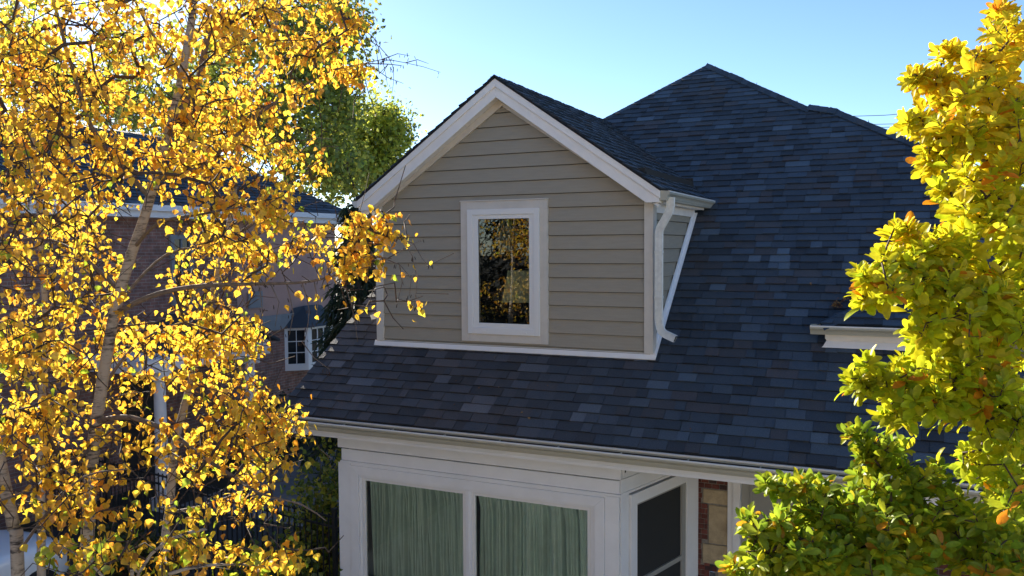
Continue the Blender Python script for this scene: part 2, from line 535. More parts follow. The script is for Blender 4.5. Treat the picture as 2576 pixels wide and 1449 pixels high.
# rake trim on the left edge, main fascia, soffit, gutter
mb = MB()
a0 = np.array([-7.79, YE + .01, ZE - .04]); b0 = np.array([-7.21, 12.6, roofz(12.6) - .04])
mb.hexa([a0, a0 + (.02, 0, 0), a0 + (.02, 0, -.16), a0 + (0, 0, -.16)], [b0, b0 + (.02, 0, 0), b0 + (.02, 0, -.16), b0 + (0, 0, -.16)])
mb.build('rake_board', M['white'], house)
mb = MB()
mb.box((-7.78, YE + .010, 2.665), (5.4, YE + .032, 2.895))
mb.box((-7.775, YE + .002, 2.665), (5.4, YE + .009, 2.70))
mb.build('fascia_board', M['white'], house)
mb = MB(); mb.box((-7.76, YE + .034, 2.70), (5.4, 11.02, 2.72))
mb.build('eave_soffit', M['white'], house)
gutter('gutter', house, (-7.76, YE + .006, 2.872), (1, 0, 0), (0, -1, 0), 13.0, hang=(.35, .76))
# drip edge
mb = MB(); mb.box((-7.77, YE - .022, ZE - .026), (5.4, YE + .012, ZE - .018)); mb.box((-7.77, YE + .004, ZE - .075), (5.4, YE + .0085, ZE - .027))
mb.build('drip_edge', M['white'], house)

# side wall of the body under the left rake, and back body
mb = MB()
mb.prism([(-6.9, 9.30, 0), (-6.9, 18, 0), (-6.9, 18, 6.4), (-6.9, 12.9, roofz(12.9) - .1), (-6.9, 9.30, roofz(9.30) - .06)], (.1, 0, 0))
mb.build('side_wall', M['white'], house)

# ------------------------------------------------------------------ dormer
XC = -4.805; XL, XR = -6.82, -2.77; YW = 10.0
YR = 9.78                                  # face of the rake boards
ZPK = 7.38; HALF = 2.165; ZEV = 5.875      # shingle top line at the rake
TD = (ZPK - ZEV) / HALF; PD = math.atan(TD)
ZB = 3.875
ZS = 7.03; TS = .665                       # top line of the siding gable


def sid_top(x): return ZS - abs(x - XC) * TS


EXP = .180
dw = empty('dormer', (0, 0, 0)); dw.parent = house
# front siding: tilted lap boards


def lap_front(mb, x0, x1, skip=None):
    z = 5.153 - EXP * 8
    while z < ZS:
        zb = max(z, ZB - .02); zt = min(z + EXP - .007, ZS)
        if zt > zb + .01:
            for (a, b) in (((x0, x1),) if (zb > 5.66 or zt < 4.10) else ((x0, -5.33), (-4.265, x1))):
                # clip to the gable lines
                def lim(zz):
                    w = (ZS - zz) / TS + .05
                    return max(a, XC - w) if a < XC else a, min(b, XC + w) if b > XC else b
                la, ra = lim(zb); lb, rb_ = lim(zt)
                if ra > la:
                    y0 = YW - .024; y1 = YW + .002
                    lb = min(lb, rb_)
                    mb.face([(la, y0, zb), (ra, y0, zb), (rb_, y1, zt), (lb, y1, zt)])
                    mb.face([(la, YW + .004, zb), (ra, YW + .004, zb), (ra, y0, zb), (la, y0, zb)])
        z += EXP


mb = MB()
lap_front(mb, XL + .04, XR - .04)
siding = mb.build('front_siding', M['siding'], dw)
# side siding on the right cheek, clipped by the roof slope
mb = MB()
z = 5.153 - EXP * 8
while z < 5.64:
    zb = max(z, 3.86); zt = min(z + EXP - .007, 5.66)
    if zt > zb:
        yb = YW + (zb - 3.79) / TA; yt = YW + (zt - 3.79) / TA
        x0 = XR + .024 - .035; x1 = XR - .002 - .035
        mb.face([(x0, YW, zb), (x0, yb, zb), (x1, yt, zt), (x1, YW, zt)])
        mb.face([(x0 - .03, YW, zb), (x0 - .03, yb, zb), (x0, yb, zb), (x0, YW, zb)])
    z += EXP
mb.build('side_siding', M['siding'], dw)
# left cheek, structural walls, interior
mb = MB()
mb.prism([(XL + .02, YW + .01, ZB - .1), (XL + .02, 12.2, roofz(12.2)), (XL + .02, YW + .01, 5.8)], (.06, 0, 0))
mb.build('side_siding', M['siding'], dw)
mb = MB()   # dark sheathing behind the siding, with the window opening
wx0, wx1, wz0, wz1 = -5.30, -4.29, 4.03, 5.68
yy0, yy1 = YW + .006, YW + .03
mb.box((XL + .09, yy0, ZB - .1), (wx0, yy1, 5.75)); mb.box((wx1, yy0, ZB - .1), (XR - .09, yy1, 5.75))
mb.box((wx0, yy0, ZB - .1), (wx1, yy1, wz0)); mb.box((wx0, yy0, wz1), (wx1, yy1, 5.75))
mb.prism([(XL + .09, yy0, 5.751), (XR - .09, yy0, 5.751), (XC, yy0, ZS - .02)], (0, .02, 0))
# right cheek sheathing
mb.prism([(XR - .055, YW + .04, ZB - .1), (XR - .055, 12.2, roofz(12.2)), (XR - .055, 12.2, 5.7), (XR - .055, YW + .04, 5.7)], (.015, 0, 0))
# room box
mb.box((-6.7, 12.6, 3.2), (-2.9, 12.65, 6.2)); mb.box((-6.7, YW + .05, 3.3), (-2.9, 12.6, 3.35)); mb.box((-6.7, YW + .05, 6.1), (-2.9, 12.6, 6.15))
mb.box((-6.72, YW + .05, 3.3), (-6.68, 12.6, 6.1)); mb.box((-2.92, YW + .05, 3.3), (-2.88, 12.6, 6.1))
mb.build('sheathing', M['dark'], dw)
# corner boards
for (x0, x1) in ((XL, XL + .115), (XR - .115, XR)):
    mb = MB(); mb.box((x0, YW - .034, ZB - .015), (x1, YW + .02, 5.80))
    mb.build('corner_board', M['trim'], dw, bevel=.003)
mb = MB(); mb.box((XR - .028, YW + .021, ZB - .02), (XR + .001, YW + .12, 5.66))
mb.build('corner_board', M['trim'], dw, bevel=.003)
# frieze trim following the gable, on the wall
for s in (-1, 1):
    mb = MB()
    w = (XR - XL) / 2 - .02
    pa = [(XC, YW - .040, ZS), (XC + s * w, YW - .040, ZS - w * TS), (XC + s * w, YW - .040, ZS - w * TS + .15 + .02 * w), (XC, YW - .040, ZS + .16)]
    mb.prism(pa, (0, .036, 0))
    mb.build('frieze_board', M['trim'], dw, bevel=.003)
# base flashing
mb = MB()
mb.hexa([(XL - .04, 9.955, 3.79), (XR + .03, 9.955, 3.79), (XR + .03, YW + .01, 3.83), (XL - .04, YW + .01, 3.83)],
        [(XL - .04, 9.952, 3.800), (XR + .03, 9.952, 3.800), (XR + .03, 9.985, 3.868), (XL - .04, 9.985, 3.868)])
mb.build('flashing', M['rake'], dw)
mb = MB()  # step flashing up the right cheek
for (x, w_) in ((XR - .012, .045),):
    y1 = 12.22
    a = np.array([x, 9.99, roofz(9.99) + .040]); b = np.array([x, y1, roofz(y1) + .040])
    mb.hexa([a, a + (w_, 0, 0), a + (w_, 0, .006), a + (0, 0, .006)], [b, b + (w_, 0, 0), b + (w_, 0, .006), b + (0, 0, .006)])
    mb.hexa([a, a + (.005, 0, 0), a + (.005, 0, .13), a + (0, 0, .13)], [b, b + (.005, 0, 0), b + (.005, 0, .13), b + (0, 0, .13)])
mb.build('flashing', M['white'], dw)

# rake boards (lower wide board plus upper narrow band)
for s in (-1, 1):
    mb = MB()
    xe = HALF - .005
    pa = [(XC, YR, 7.345), (XC + s * xe, YR, 7.345 - TD * xe), (XC + s * xe, YR, 5.708), (XC + s * (xe - .165), YR, 5.708), (XC, YR, 7.118)]
    pa[1] = (XC + s * xe, YR, 7.335 - TD * xe)
    mb.prism(pa, (0, .022, 0))
    mb.build('rake_board', M['rake'], dw, bevel=.003)
    mb = MB()
    pb = [(XC, YR - .022, 7.357), (XC + s * (xe + .012), YR - .022, 7.357 - TD * (xe + .012)), (XC + s * (xe + .012), YR - .022, 7.357 - TD * (xe + .012) - .095), (XC, YR - .022, 7.357 - .105)]
    mb.prism(pb, (0, .020, 0))
    mb.build('rake_band', M['rake'], dw, bevel=.003)
# eave end boxes and sloped soffits
for s in (-1, 1):
    mb = MB()
    z0 = 7.14
    n_ = 34
    for i in range(n_):      # strips of vented soffit with narrow grooves
        u0 = i / n_ * (HALF - .03) + .002; u1 = (i + 1) / n_ * (HALF - .03) - .002
        mb.prism([(XC + s * u0, YR + .024, z0 - TD * u0), (XC + s * u1, YR + .024, z0 - TD * u1), (XC + s * u1, YR + .024, z0 - TD * u1 + .01), (XC + s * u0, YR + .024, z0 - TD * u0 + .01)],
                 (0, YW - .044 - YR - .024, 0))
    mb.prism([(XC + s * .002, YR + .024, z0 + .012), (XC + s * (HALF - .03), YR + .024, z0 - TD * (HALF - .03) + .012), (XC + s * (HALF - .03), YR + .024, z0 - TD * (HALF - .03) + .03), (XC + s * .002, YR + .024, z0 + .03)],
             (0, YW - .044 - YR - .024, 0))
    mb.build('soffit', M['rake'], dw)
for s in (-1, 1):
    mb = MB()
    xi = XC + s * 2.03; xo = XC + s * (HALF - .03)
    x0, x1 = min(xi, xo), max(xi, xo)
    mb.box((x0, YR + .024, 5.700), (x1, 12.20, 5.718))           # flat soffit
    f0 = XC + s * (HALF - .03); f1 = f0 + s * .02
    mb.box((min(f0, f1), YR + .024, 5.700), (max(f0, f1), 12.25, 5.838))
    # crown strip against the wall
    c0 = XC + s * 2.03; c1 = XC + s * (1.99)
    mb.box((min(c0, c1), YW + .03, 5.60), (max(c0, c1), 12.1, 5.699))
    mb.build('eave_box', M['rake'], dw)

# dormer roof: two slopes with shingles
CD, SDn = math.cos(PD), math.sin(PD)
for s in (-1, 1):
    mb = MB()
    # u along +Y, v up the slope from the eave
    Ln = (HALF + .02) / CD
    xe_ = XC + s * (HALF + .02); ze_ = ZPK - TD * (HALF + .02) + .004
    U = (0, 1, 0); V = (-s * CD, 0, SDn); N = (s * SDn, 0, CD)

    def Lx(v): return YR - .035

    def Rx(v):
        z = ze_ + SDn * v
        return YE + (z - ZE) / TA + .01
    shingles(mb, (xe_, 0, ze_), U, V, N, Lx, Rx, 0, Ln, 20 + s)
    o = mb.build('dormer_roof', M['shingle'], dw)
    mb = MB()
    y1 = Rx(0) - .01; y2 = Rx(Ln) - .01
    pe = [(xe_, YR - .030, ze_ - .004), (xe_, y1, ze_ - .004), (XC, y2, ZPK), (XC, YR - .030, ZPK)]
    mb.hexa([np.array(p) - np.array(N) * .022 for p in pe], pe)
    mb.build('roof_deck', M['deck'], o)
mb = MB()
hip_caps(mb, (XC, YR - .04, ZPK + .004), (XC, 14.2, ZPK + .004), (CD, 0, -SDn), (-CD, 0, -SDn), 31, w=.12, h=.008)
mb.build('ridge_cap', M['shingle'], dw)
# dormer gutters
gx = XC + HALF - .008
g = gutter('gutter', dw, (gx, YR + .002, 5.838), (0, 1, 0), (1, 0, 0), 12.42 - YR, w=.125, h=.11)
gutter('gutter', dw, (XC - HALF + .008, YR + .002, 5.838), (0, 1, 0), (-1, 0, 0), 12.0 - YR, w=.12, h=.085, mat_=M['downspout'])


# downspouts: fluted rectangular pipe swept on a path
def downspout(path, parent, w=.072, d=.055, straps=()):
    mb = MB()
    prof = []
    nfl = 5
    for i in range(nfl * 2 + 1):
        prof.append((-w / 2 + w * i / (nfl * 2), -d / 2 + (.004 if i % 2 else 0)))
    for i in range(1, nfl * 2):
        prof.append((w / 2 - (.004 if i % 2 else 0), -d / 2 + d * i / (nfl * 2)))
    for i in range(nfl * 2 + 1):
        prof.append((w / 2 - w * i / (nfl * 2), d / 2 - (.004 if i % 2 else 0)))
    for i in range(1, nfl * 2):
        prof.append((-w / 2 + (.004 if i % 2 else 0), d / 2 - d * i / (nfl * 2)))
    k = len(prof); n = len(path)
    # smooth the corners
    pts = [np.array(path[0], float)]
    for i in range(1, n - 1):
        p = np.array(path[i], float); a = np.array(path[i - 1], float); b = np.array(path[i + 1], float)
        r = .055
        pa = p + (a - p) / np.linalg.norm(a - p) * r; pb = p + (b - p) / np.linalg.norm(b - p) * r
        for t in (0, .2, .4, .6, .8, 1): pts.append(pa * (1 - t) ** 2 + p * 2 * t * (1 - t) + pb * t * t)
    pts.append(np.array(path[-1], float))
    Y = np.array([0, 1.0, 0])
    for i, p in enumerate(pts):
        t = pts[min(i + 1, len(pts) - 1)] - pts[max(i - 1, 0)]; t /= np.linalg.norm(t)
        a = np.cross(Y, t); a /= np.linalg.norm(a)
        b = np.cross(t, a)
        if a[0] < 0: a = -a
        if b[1] < 0: b = -b
        for (x, y) in prof: mb.v.append(tuple(p + a * x + b * y))
    for i in range(len(pts) - 1):
        for j in range(k):
            q = (j + 1) % k
            mb.f.append((i * k + j, i * k + q, (i + 1) * k + q, (i + 1) * k + j)); mb.c.append(mb.col); mb.m.append(0)
    o = mb.build('downspout', M['downspout'], parent)
    for z in straps:
        sb = MB()
        x, y = path[2][0], path[2][1]
        sb.box((x - w / 2 - .004, y - d / 2 - .004, z), (x + w / 2 + .004, y + d / 2 + .004, z + .03))
        sb.build('strap', M['downspout'], o)
    # dark mouth
    sb = MB()
    t = pts[-1] - pts[-2]; t /= np.linalg.norm(t)
    a = np.cross(Y, t); a /= np.linalg.norm(a); b = np.cross(t, a); e = pts[-1] - t * .002
    sb.face([e - a * w * .42 - b * d * .42, e + a * w * .42 - b * d * .42, e + a * w * .42 + b * d * .42, e - a * w * .42 + b * d * .42])
    sb.build('outlet', M['dark'], o)
    return o


downspout([(-2.545, 9.93, 5.77), (-2.55, 9.93, 5.62), (-2.695, 9.955, 5.38), (-2.695, 9.955, 4.27), (-2.66, 9.95, 4.135), (-2.485, 9.93, 4.065)], dw, w=.088, d=.064, straps=(5.10, 4.55))
downspout([(-7.06, 10.3, 5.77), (-7.05, 10.32, 5.62), (-6.88, 10.35, 5.38), (-6.88, 10.35, 4.33), (-6.91, 10.33, 4.22), (-7.08, 10.2, 4.16)], dw, w=.07, d=.06)

# dormer window
win = empty('dormer_window'); win.parent = dw


def frame(mb, x0, x1, z0, z1, wx, wt, wb, y0, y1):
    mb.box((x0, y0, z0), (x0 + wx, y1, z1)); mb.box((x1 - wx, y0, z0), (x1, y1, z1))
    mb.box((x0 + wx, y0, z0), (x1 - wx, y1, z0 + wb)); mb.box((x0 + wx, y0, z1 - wt), (x1 - wx, y1, z1))


bpy.data.objects.remove(win)
mb = MB()
cx0, cx1, cz0, cz1 = -5.432, -4.163, 3.918, 5.795
mb.box((cx0, YW - .042, cz0), (cx0 + .108, YW + .0, cz1)); mb.box((cx1 - .108, YW - .042, cz0), (cx1, YW + .0, cz1))
mb.box((cx0 + .108, YW - .042, cz0), (cx1 - .108, YW + .0, cz0 + .105)); mb.box((cx0 + .108, YW - .042, cz1 - .105), (cx1 - .108, YW + .0, cz1))
mb.box((cx0 - .006, YW - .056, cz1 + .001), (cx1 + .006, YW + .0, cz1 + .016))
casing = mb.build('window_casing', M['trim'], dw, bevel=.002)
mb = MB()
frame(mb, -5.323, -4.272, 4.024, 5.689, .077, .075, .085, YW - .066, YW + .02)
frame(mb, -5.240, -4.346, 4.113, 5.610, .074, .052, .058, YW - .052, YW + .01)
frame(mb, -5.246, -4.349, 4.109, 5.614, .006, .006, .006, YW - .058, YW + .0)
wf = mb.build('window_frame', M['whitewin'], dw, bevel=.003)
for x in (-5.10, -4.50):
    sb = MB(); sb.box((x, YW - .076, 4.05), (x + .045, YW - .066, 4.068)); sb.build('sash_lock', M['whitewin'], dw)
mb = MB(); mb.box((-5.170, YW - .030, 4.165), (-4.416, YW - .026, 5.562)); mb.build('window_pane', M['glass'], dw)
mb = MB(); frame(mb, -5.172, -4.414, 4.163, 5.564, .012, .012, .012, YW - .034, YW - .024); mb.build('glazing_seal', M['black'], dw)

# things behind the dormer glass
mb = MB()
mb.prism([(-5.02, 10.35, 4.42), (-4.63, 10.45, 4.42), (-4.63, 10.5, 4.86), (-4.95, 10.42, 4.86)], (.0, .02, 0))
tag(mb.build('leaning_board', M['board'], None), 'pale green board leaning inside behind the dormer window glass', 'board')
mb = MB()
mb.box((-5.32, 10.9, 5.12), (-5.12, 10.92, 5.78))  # pale rectangle standing in for daylight through a far window
fr_o = mb.build('hanging_panel', M['panel'], None)
tag(fr_o, 'narrow pale blue panel hanging inside at the upper left of the dormer window', 'panel')

# ------------------------------------------------------------------ lower bay
BY = 9.205; BX0, BX1 = -6.95, -2.957
DS = np.array([.26884, .96318, 0]); DN = np.array([.96318, -.26884, 0])      # side wall direction and outward normal
P0 = np.array([BX1, BY, 0])


def side(s, o, z): return P0 + DS * s + DN * o + np.array([0, 0, z])


def sbox(mb, s0, s1, o0, o1, z0, z1):
    a = [side(s0, o0, z0), side(s1, o0, z0), side(s1, o1, z0), side(s0, o1, z0)]
    mb.hexa(a, [p + np.array([0, 0, z1 - z0]) for p in a])


bay = empty('bay'); bay.parent = house
mb = MB()
# upper board, second board (with drip bead)
mb.box((BX0 + .02, BY - .046, 2.486), (BX1 + .030, BY + .02, 2.70))
mb.box((BX0 + .055, BY - .010, 2.308), (BX1 + .006, BY + .02, 2.464))
mb.box((BX0 + .045, BY - .026, 2.276), (BX1 + .018, BY + .02, 2.304))
sbox(mb, .035, 1.95, .003, .034, 2.486, 2.70)
sbox(mb, .03, 1.95, -.02, .005, 2.305, 2.466)
sbox(mb, .03, 1.95, -.02, .013, 2.272, 2.304)
mb.build('header_board', M['white'], bay, bevel=.002)
# corner boards and casings
mb = MB(); mb.box((BX0, BY - .014, 0), (-6.745, BY + .03, 2.272)); mb.build('corner_board', M['white'], bay, bevel=.003)
mb = MB(); mb.box((-3.128, BY - .014, 0), (BX1, BY + .03, 2.270)); sbox(mb, .035, .20, -.03, .002, 0, 2.268)
mb.build('corner_board', M['white'], bay, bevel=.003)


def mitre_casing(mb, x0, x1, z1, wx, wt, y0, y1, z0):
    mb.hexa([(x0, y0, z0), (x0 + wx, y0, z0), (x0 + wx, y0, z1 - wt), (x0, y0, z1)], [(x0, y1, z0), (x0 + wx, y1, z0), (x0 + wx, y1, z1 - wt), (x0, y1, z1)])
    mb.hexa([(x1 - wx, y0, z0), (x1, y0, z0), (x1, y0, z1), (x1 - wx, y0, z1 - wt)], [(x1 - wx, y1, z0), (x1, y1, z0), (x1, y1, z1), (x1 - wx, y1, z1 - wt)])
    mb.hexa([(x0 + .0015, y0, z1), (x0 + wx + .0005, y0, z1 - wt), (x1 - wx - .0005, y0, z1 - wt), (x1 - .0015, y0, z1)],
            [(x0 + .0015, y1, z1), (x0 + wx + .0005, y1, z1 - wt), (x1 - wx - .0005, y1, z1 - wt), (x1 - .0015, y1, z1)])


mb = MB()
mitre_casing(mb, -6.741, -3.132, 2.248, .125, .115, BY - .030, BY + .02, 0.45)
mb.build('window_casing', M['white'], bay, bevel=.002)
mb = MB()
# stepped frame inside the casing
frame(mb, -6.61, -3.262, .50, 2.130, .022, .016, .03, BY - .018, BY + .04)
frame(mb, -6.587, -3.286, .53, 2.112, .018, .012, .03, BY - .008, BY + .04)
mb.build('window_frame', M['white'], bay)
for (x0, x1) in ((-6.566, -4.985), (-4.898, -3.306)):
    mb = MB(); frame(mb, x0, x1, .56, 2.098, .045, .038, .05, BY - .002, BY + .04)
    mb.build('window_sash', M['whitewin'], bay, bevel=.002)
    mb = MB(); mb.box((x0 + .044, BY + .018, .6), (x1 - .044, BY + .022, 2.062)); mb.build('window_pane', M['glassbay'], bay)
mb = MB(); mb.box((-4.984, BY - .012, .53), (-4.899, BY + .04, 2.112)); mb.box((-4.950, BY - .020, .53), (-4.933, BY - .0125, 2.112))
mb.build('mullion', M['white'], bay, bevel=.002)
mb = MB(); mb.box((-6.744, BY - .002, 2.20), (-3.129, BY + .03, 2.275)); mb.build('header_backing', M['white'], bay)
mb = MB(); mb.box((-6.72, BY - .05, .40), (-3.15, BY + .03, .449)); mb.build('window_sill', M['white'], bay)
mb = MB(); mb.box((-6.744, BY - .010, 0), (-3.129, BY + .03, .399)); mb.build('lower_wall', M['white'], bay)
# room shell of the bay
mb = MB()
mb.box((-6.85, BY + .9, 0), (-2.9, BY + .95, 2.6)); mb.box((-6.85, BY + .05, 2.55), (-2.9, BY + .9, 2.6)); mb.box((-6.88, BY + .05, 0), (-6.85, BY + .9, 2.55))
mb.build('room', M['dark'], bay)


# curtains
def curtain(x0, x1, seed, label):
    rg = random.Random(seed)
    nx, nz = 420, 26
    ph = []
    x = x0
    folds = []
    while x < x1:
        w = rg.uniform(.035, .11); folds.append((x, w, rg.uniform(.35, 1.0), rg.uniform(-.05, .05))); x += w
    mb = MB()
    ks = [(rg.uniform(8, 16), rg.uniform(0, 6), rg.uniform(-.35, .35)), (rg.uniform(19, 30), rg.uniform(0, 6), rg.uniform(-.25, .25)), (rg.uniform(42, 60), rg.uniform(0, 6), rg.uniform(-.1, .1))]
    vs = []
    for j in range(nz + 1):
        t = j / nz
        z = 2.095 - 1.55 * t
        for i in range(nx + 1):
            x = x0 + (x1 - x0) * i / nx
            mod = .35 + .65 * abs(math.sin(5.1 * x + 1.3 * math.sin(3.7 * x + seed) + t * .5))
            g = min(1, t * 6)
            xx = x + .02 * math.sin(3 * x + 2) * t
            d = 0
            for (k, p, sl) in ks:
                a = k * 1.7 * (xx + sl * t * .22) + p
                d += (1 - abs(math.sin(a)) ** .40) * (.20 if k < 18 else (.12 if k < 35 else .05))
            fine = .004 * math.sin(150 * x + 3 * math.sin(7 * x)) * (1 - g * .8)
            vs.append((x, BY + .050 + d * mod * 1.3 * (0.35 + .65 * g) + fine, z))
    mb.v = vs
    for j in range(nz):
        for i in range(nx):
            a = j * (nx + 1) + i
            mb.f.append((a, a + nx + 1, a + nx + 2, a + 1)); mb.c.append(mb.col); mb.m.append(0)
    o = mb.build('curtain', M['curtain'], None, smooth=True)
    tag(o, label, 'curtain', 'green curtains in the bay window')
    return o


curtain(-6.50, -5.03, 3, 'sage green gathered curtain behind the left pane, with a dark gap at its left edge')
curtain(-4.87, -3.34, 8, 'sage green gathered curtain behind the right pane, next to the corner board')

# side window of the bay
mb = MB()
z1 = 2.235
sbox(mb, .215, .345, -.02, .030, .3, z1); sbox(mb, 1.545, 1.84, -.02, .030, .3, z1)
sbox(mb, .346, 1.544, -.02, .029, 2.115, z1 - .001)
sbox(mb, 1.843, 1.885, -.02, .012, 0, z1)
sbox(mb, .205, 1.85, -.02, .038, z1 + .002, z1 + .018)
mb.build('window_casing', M['white'], bay, bevel=.002)
mb = MB()
sbox(mb, .346, .372, -.03, .012, .4, 2.114); sbox(mb, 1.505, 1.544, -.03, .012, .4, 2.114); sbox(mb, .373, 1.504, -.03, .012, 2.09, 2.114)
sbox(mb, .373, 1.46, -.03, .008, 1.105, 1.165); sbox(mb, 1.455, 1.504, -.03, .006, .4, 2.089)
sbox(mb, .373, .40, -.03, .004, .4, 1.104)
mb.build('window_sash', M['door'], bay)
mb = MB(); sbox(mb, .373, 1.454, -.020, -.016, .4, 2.09); mb.build('insect_screen', M['screen'], bay)
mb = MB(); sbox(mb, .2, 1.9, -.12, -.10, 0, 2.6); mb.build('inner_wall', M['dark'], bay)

# recessed entrance wall with brick and stone quoins
WY = 11.03
ent = empty('entrance'); ent.parent = house
mb = MB(); mb.box((-2.47, WY + .012, 0), (-2.055, WY + .2, 2.699)); mb.build('mortar_wall', M['greybark'], ent)
rg = random.Random(5)
bricks = MB()


def brick(x0, x1, z0, z1):
    c = rg.uniform(.7, 1.25)
    t = (.15 * c, .048 * c, .038 * c) if rg.random() > .25 else (.06 * c, .035 * c, .035 * c)
    p = rg.uniform(0, .004)
    bricks.box((x0, WY - p, z0), (x1, WY + .015, z1), t)


def ez(cy_): return on(1533.3 + 0, 1150 + .2064 * cy_, 'Y', WY)[2]


def ex(cx_): return on(1533.3 + .2064 * cx_, 1300, 'Y', WY)[0]


stones = [(1143, 1462, 250, 408), (1212, 1462, 430, 868), (1140, 1455, 884, 1108), (1328, 1460, 1140, 1480), (1143, 1328, 1485, 1700)]
stn = []
for (a, b, c_, d_) in stones:
    stn.append((ex(a), ex(b), ez(d_), ez(c_)))
for (x0, x1, z0, z1) in stn:
    mb = MB(); mb.box((x0, WY - .008, z0), (x1, WY + .015, z1)); mb.build('quoin_stone', M['stone'], ent, bevel=.006)
zz = 0.02
bh = .058
while zz < 2.66:
    xr_ = ex(1462)
    for (x0, x1, z0, z1) in stn:
        if z0 - .02 < zz + bh and z1 + .005 > zz: xr_ = min(xr_, x0 - .012)
    x = -2.45
    wfirst = rg.choice((.05, .09, .10))
    while x < xr_ - .02:
        w = min(wfirst if x == -2.45 else .10, xr_ - x)
        if w > .02 and not (1.02 < zz < 1.22 and x > ex(1140)): brick(x, x + w - .009, zz, zz + bh)
        x += w
    zz += bh + .0115
brick(ex(1158), ex(1222), ez(1325), ez(1105)); brick(ex(1245), ex(1300), ez(1330), ez(1290))
bricks.build('brick_face', mat('brick_tinted', (.1, .04, .03), .9, nscale=20, namt=.3, bump=.5, bscale=60, tint=True), ent)
mb = MB(); mb.box((ex(1226), WY - .03, ez(1285)), (ex(1298), WY + .01, ez(1185))); mb.build('doorbell', M['chrome'], ent, bevel=.006)
mb = MB(); mb.box((ex(1226), WY + .0, ez(1180)), (ex(1300), WY + .012, ez(1120))); mb.build('recess', M['dark'], ent)
mb = MB(); mb.box((-2.052, WY - .03, 0), (-1.985, WY + .1, 2.699)); mb.box((-1.983, WY - .045, 0), (-1.89, WY + .1, 2.699)); mb.build('door_frame', M['white'], ent, bevel=.003)
mb = MB(); mb.box((-1.889, WY + .05, 0), (-.9, WY + .1, 2.699))
for (x0, x1, z0, z1) in ((-1.78, -1.42, 1.35, 2.05), (-1.34, -.98, 1.35, 2.05)):
    frame(mb, x0, x1, z0, z1, .02, .02, .02, WY + .035, WY + .052)
door = mb.build('door', M['door'], ent, bevel=.003)
mb = MB(); mb.box((-.899, WY - .04, 0), (-.8, WY + .1, 2.699)); mb.build('door_frame', M['door'], ent)
mb = MB(); mb.box((-.799, WY, 0), (5.2, WY + .2, 2.699)); mb.build('brick_wall', M['brick'], ent)
mb = MB(); mb.box((-2.6, 9.3, .0), (2, 11.0, .16)); mb.build('porch_floor', mat('concrete', (.28, .27, .25), .9, nscale=6, namt=.2), ent)

# ------------------------------------------------------------------ small hipped dormer with its gutter at the right
sm = empty('small_dormer'); sm.parent = house
SX0, SX1, SY = -.80, 2.0, 10.27
mb = MB()
mb.box((SX0, SY, 3.90), (SX1, SY + .03, 4.20)); mb.box((SX0 + .001, SY + .031, 4.0), (SX0 + .03, SY + .30, 4.20))
mb.build('front_wall', M['rake'], sm)
mb = MB()
mb.box((SX0 - .012, SY - .05, 4.105), (SX1, SY - .001, 4.20)); mb.box((SX0 - .004, SY - .02, 4.085), (SX1, SY - .001, 4.104))
mb.hexa([(SX0 - .05, SY - .055, 4.005), (SX1, SY - .055, 4.005), (SX1, SY, 4.012), (SX0 - .03, SY, 4.012)],
        [(SX0 - .03, SY - .05, 4.02), (SX1, SY - .05, 4.02), (SX1, SY, 4.084), (SX0 + .0, SY, 4.084)])
mb.build('fascia_board', M['rake'], sm, bevel=.003)
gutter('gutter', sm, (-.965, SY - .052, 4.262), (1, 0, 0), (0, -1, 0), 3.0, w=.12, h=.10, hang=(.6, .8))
mb = MB()
pitch = math.radians(27); c_, s_ = math.cos(pitch), math.sin(pitch)
e0 = np.array([-.86, SY - .08, 4.272])


def smz(y): return e0[2] + (y - e0[1]) * math.tan(pitch)


HX = 1.05                                 # ridge x of the small hip
run = HX + .86
vmax = run / c_


def Ls(v): return e0[0] + v * c_


def Rs(v): return 2 * HX - Ls(v)


shingles(mb, (0, e0[1], e0[2]), (1, 0, 0), (0, c_, s_), (0, -s_, c_), Ls, Rs, 0, vmax, 41)
# left slope, rising towards +X


def Ly(v): return e0[1] + v * c_


def Ry(v):
    z = e0[2] + s_ * v
    return max(Ly(v) + .001, YE + (z - ZE) / TA + .01)


shingles(mb, (e0[0], 0, e0[2]), (0, 1, 0), (c_, 0, s_), (-s_, 0, c_), Ly, Ry, 0, vmax, 42)
hip_caps(mb, e0 + (0, 0, .004), np.array([HX, e0[1] + run, smz(e0[1] + run)]), (.3, -1, -.45), (-1, .3, -.45), 43, step=.16, w=.17, h=.014)
so = mb.build('hip_roof', M['shingle'], sm)
mb = MB()
mb.hexa([e0 + (0, 0, -.02), (2.0, e0[1], e0[2] - .02), (2.0, e0[1] + run, smz(e0[1] + run) - .02), (HX, e0[1] + run, smz(e0[1] + run) - .02)],
        [e0 + (0, 0, -.004), (2.0, e0[1], e0[2] - .004), (2.0, e0[1] + run, smz(e0[1] + run) - .004), (HX, e0[1] + run, smz(e0[1] + run) - .004)])
mb.build('roof_deck', M['deck'], so)
# flatten empties under house: keep depth thing > part > sub-part

# fallen leaves on the roof
def leaf_verts_birch():
    v = np.array([(0, 0, 0), (.34, .10, .07), (.46, .34, .10), (.22, .68, .05), (0, 1.0, -.10), (-.22, .68, .05), (-.46, .34, .10), (-.34, .10, .07), (0, .42, -.02)])
    f = [(0, 1, 2, 8), (8, 2, 3, 4), (8, 4, 5, 6), (0, 8, 6, 7)]
    return v, f


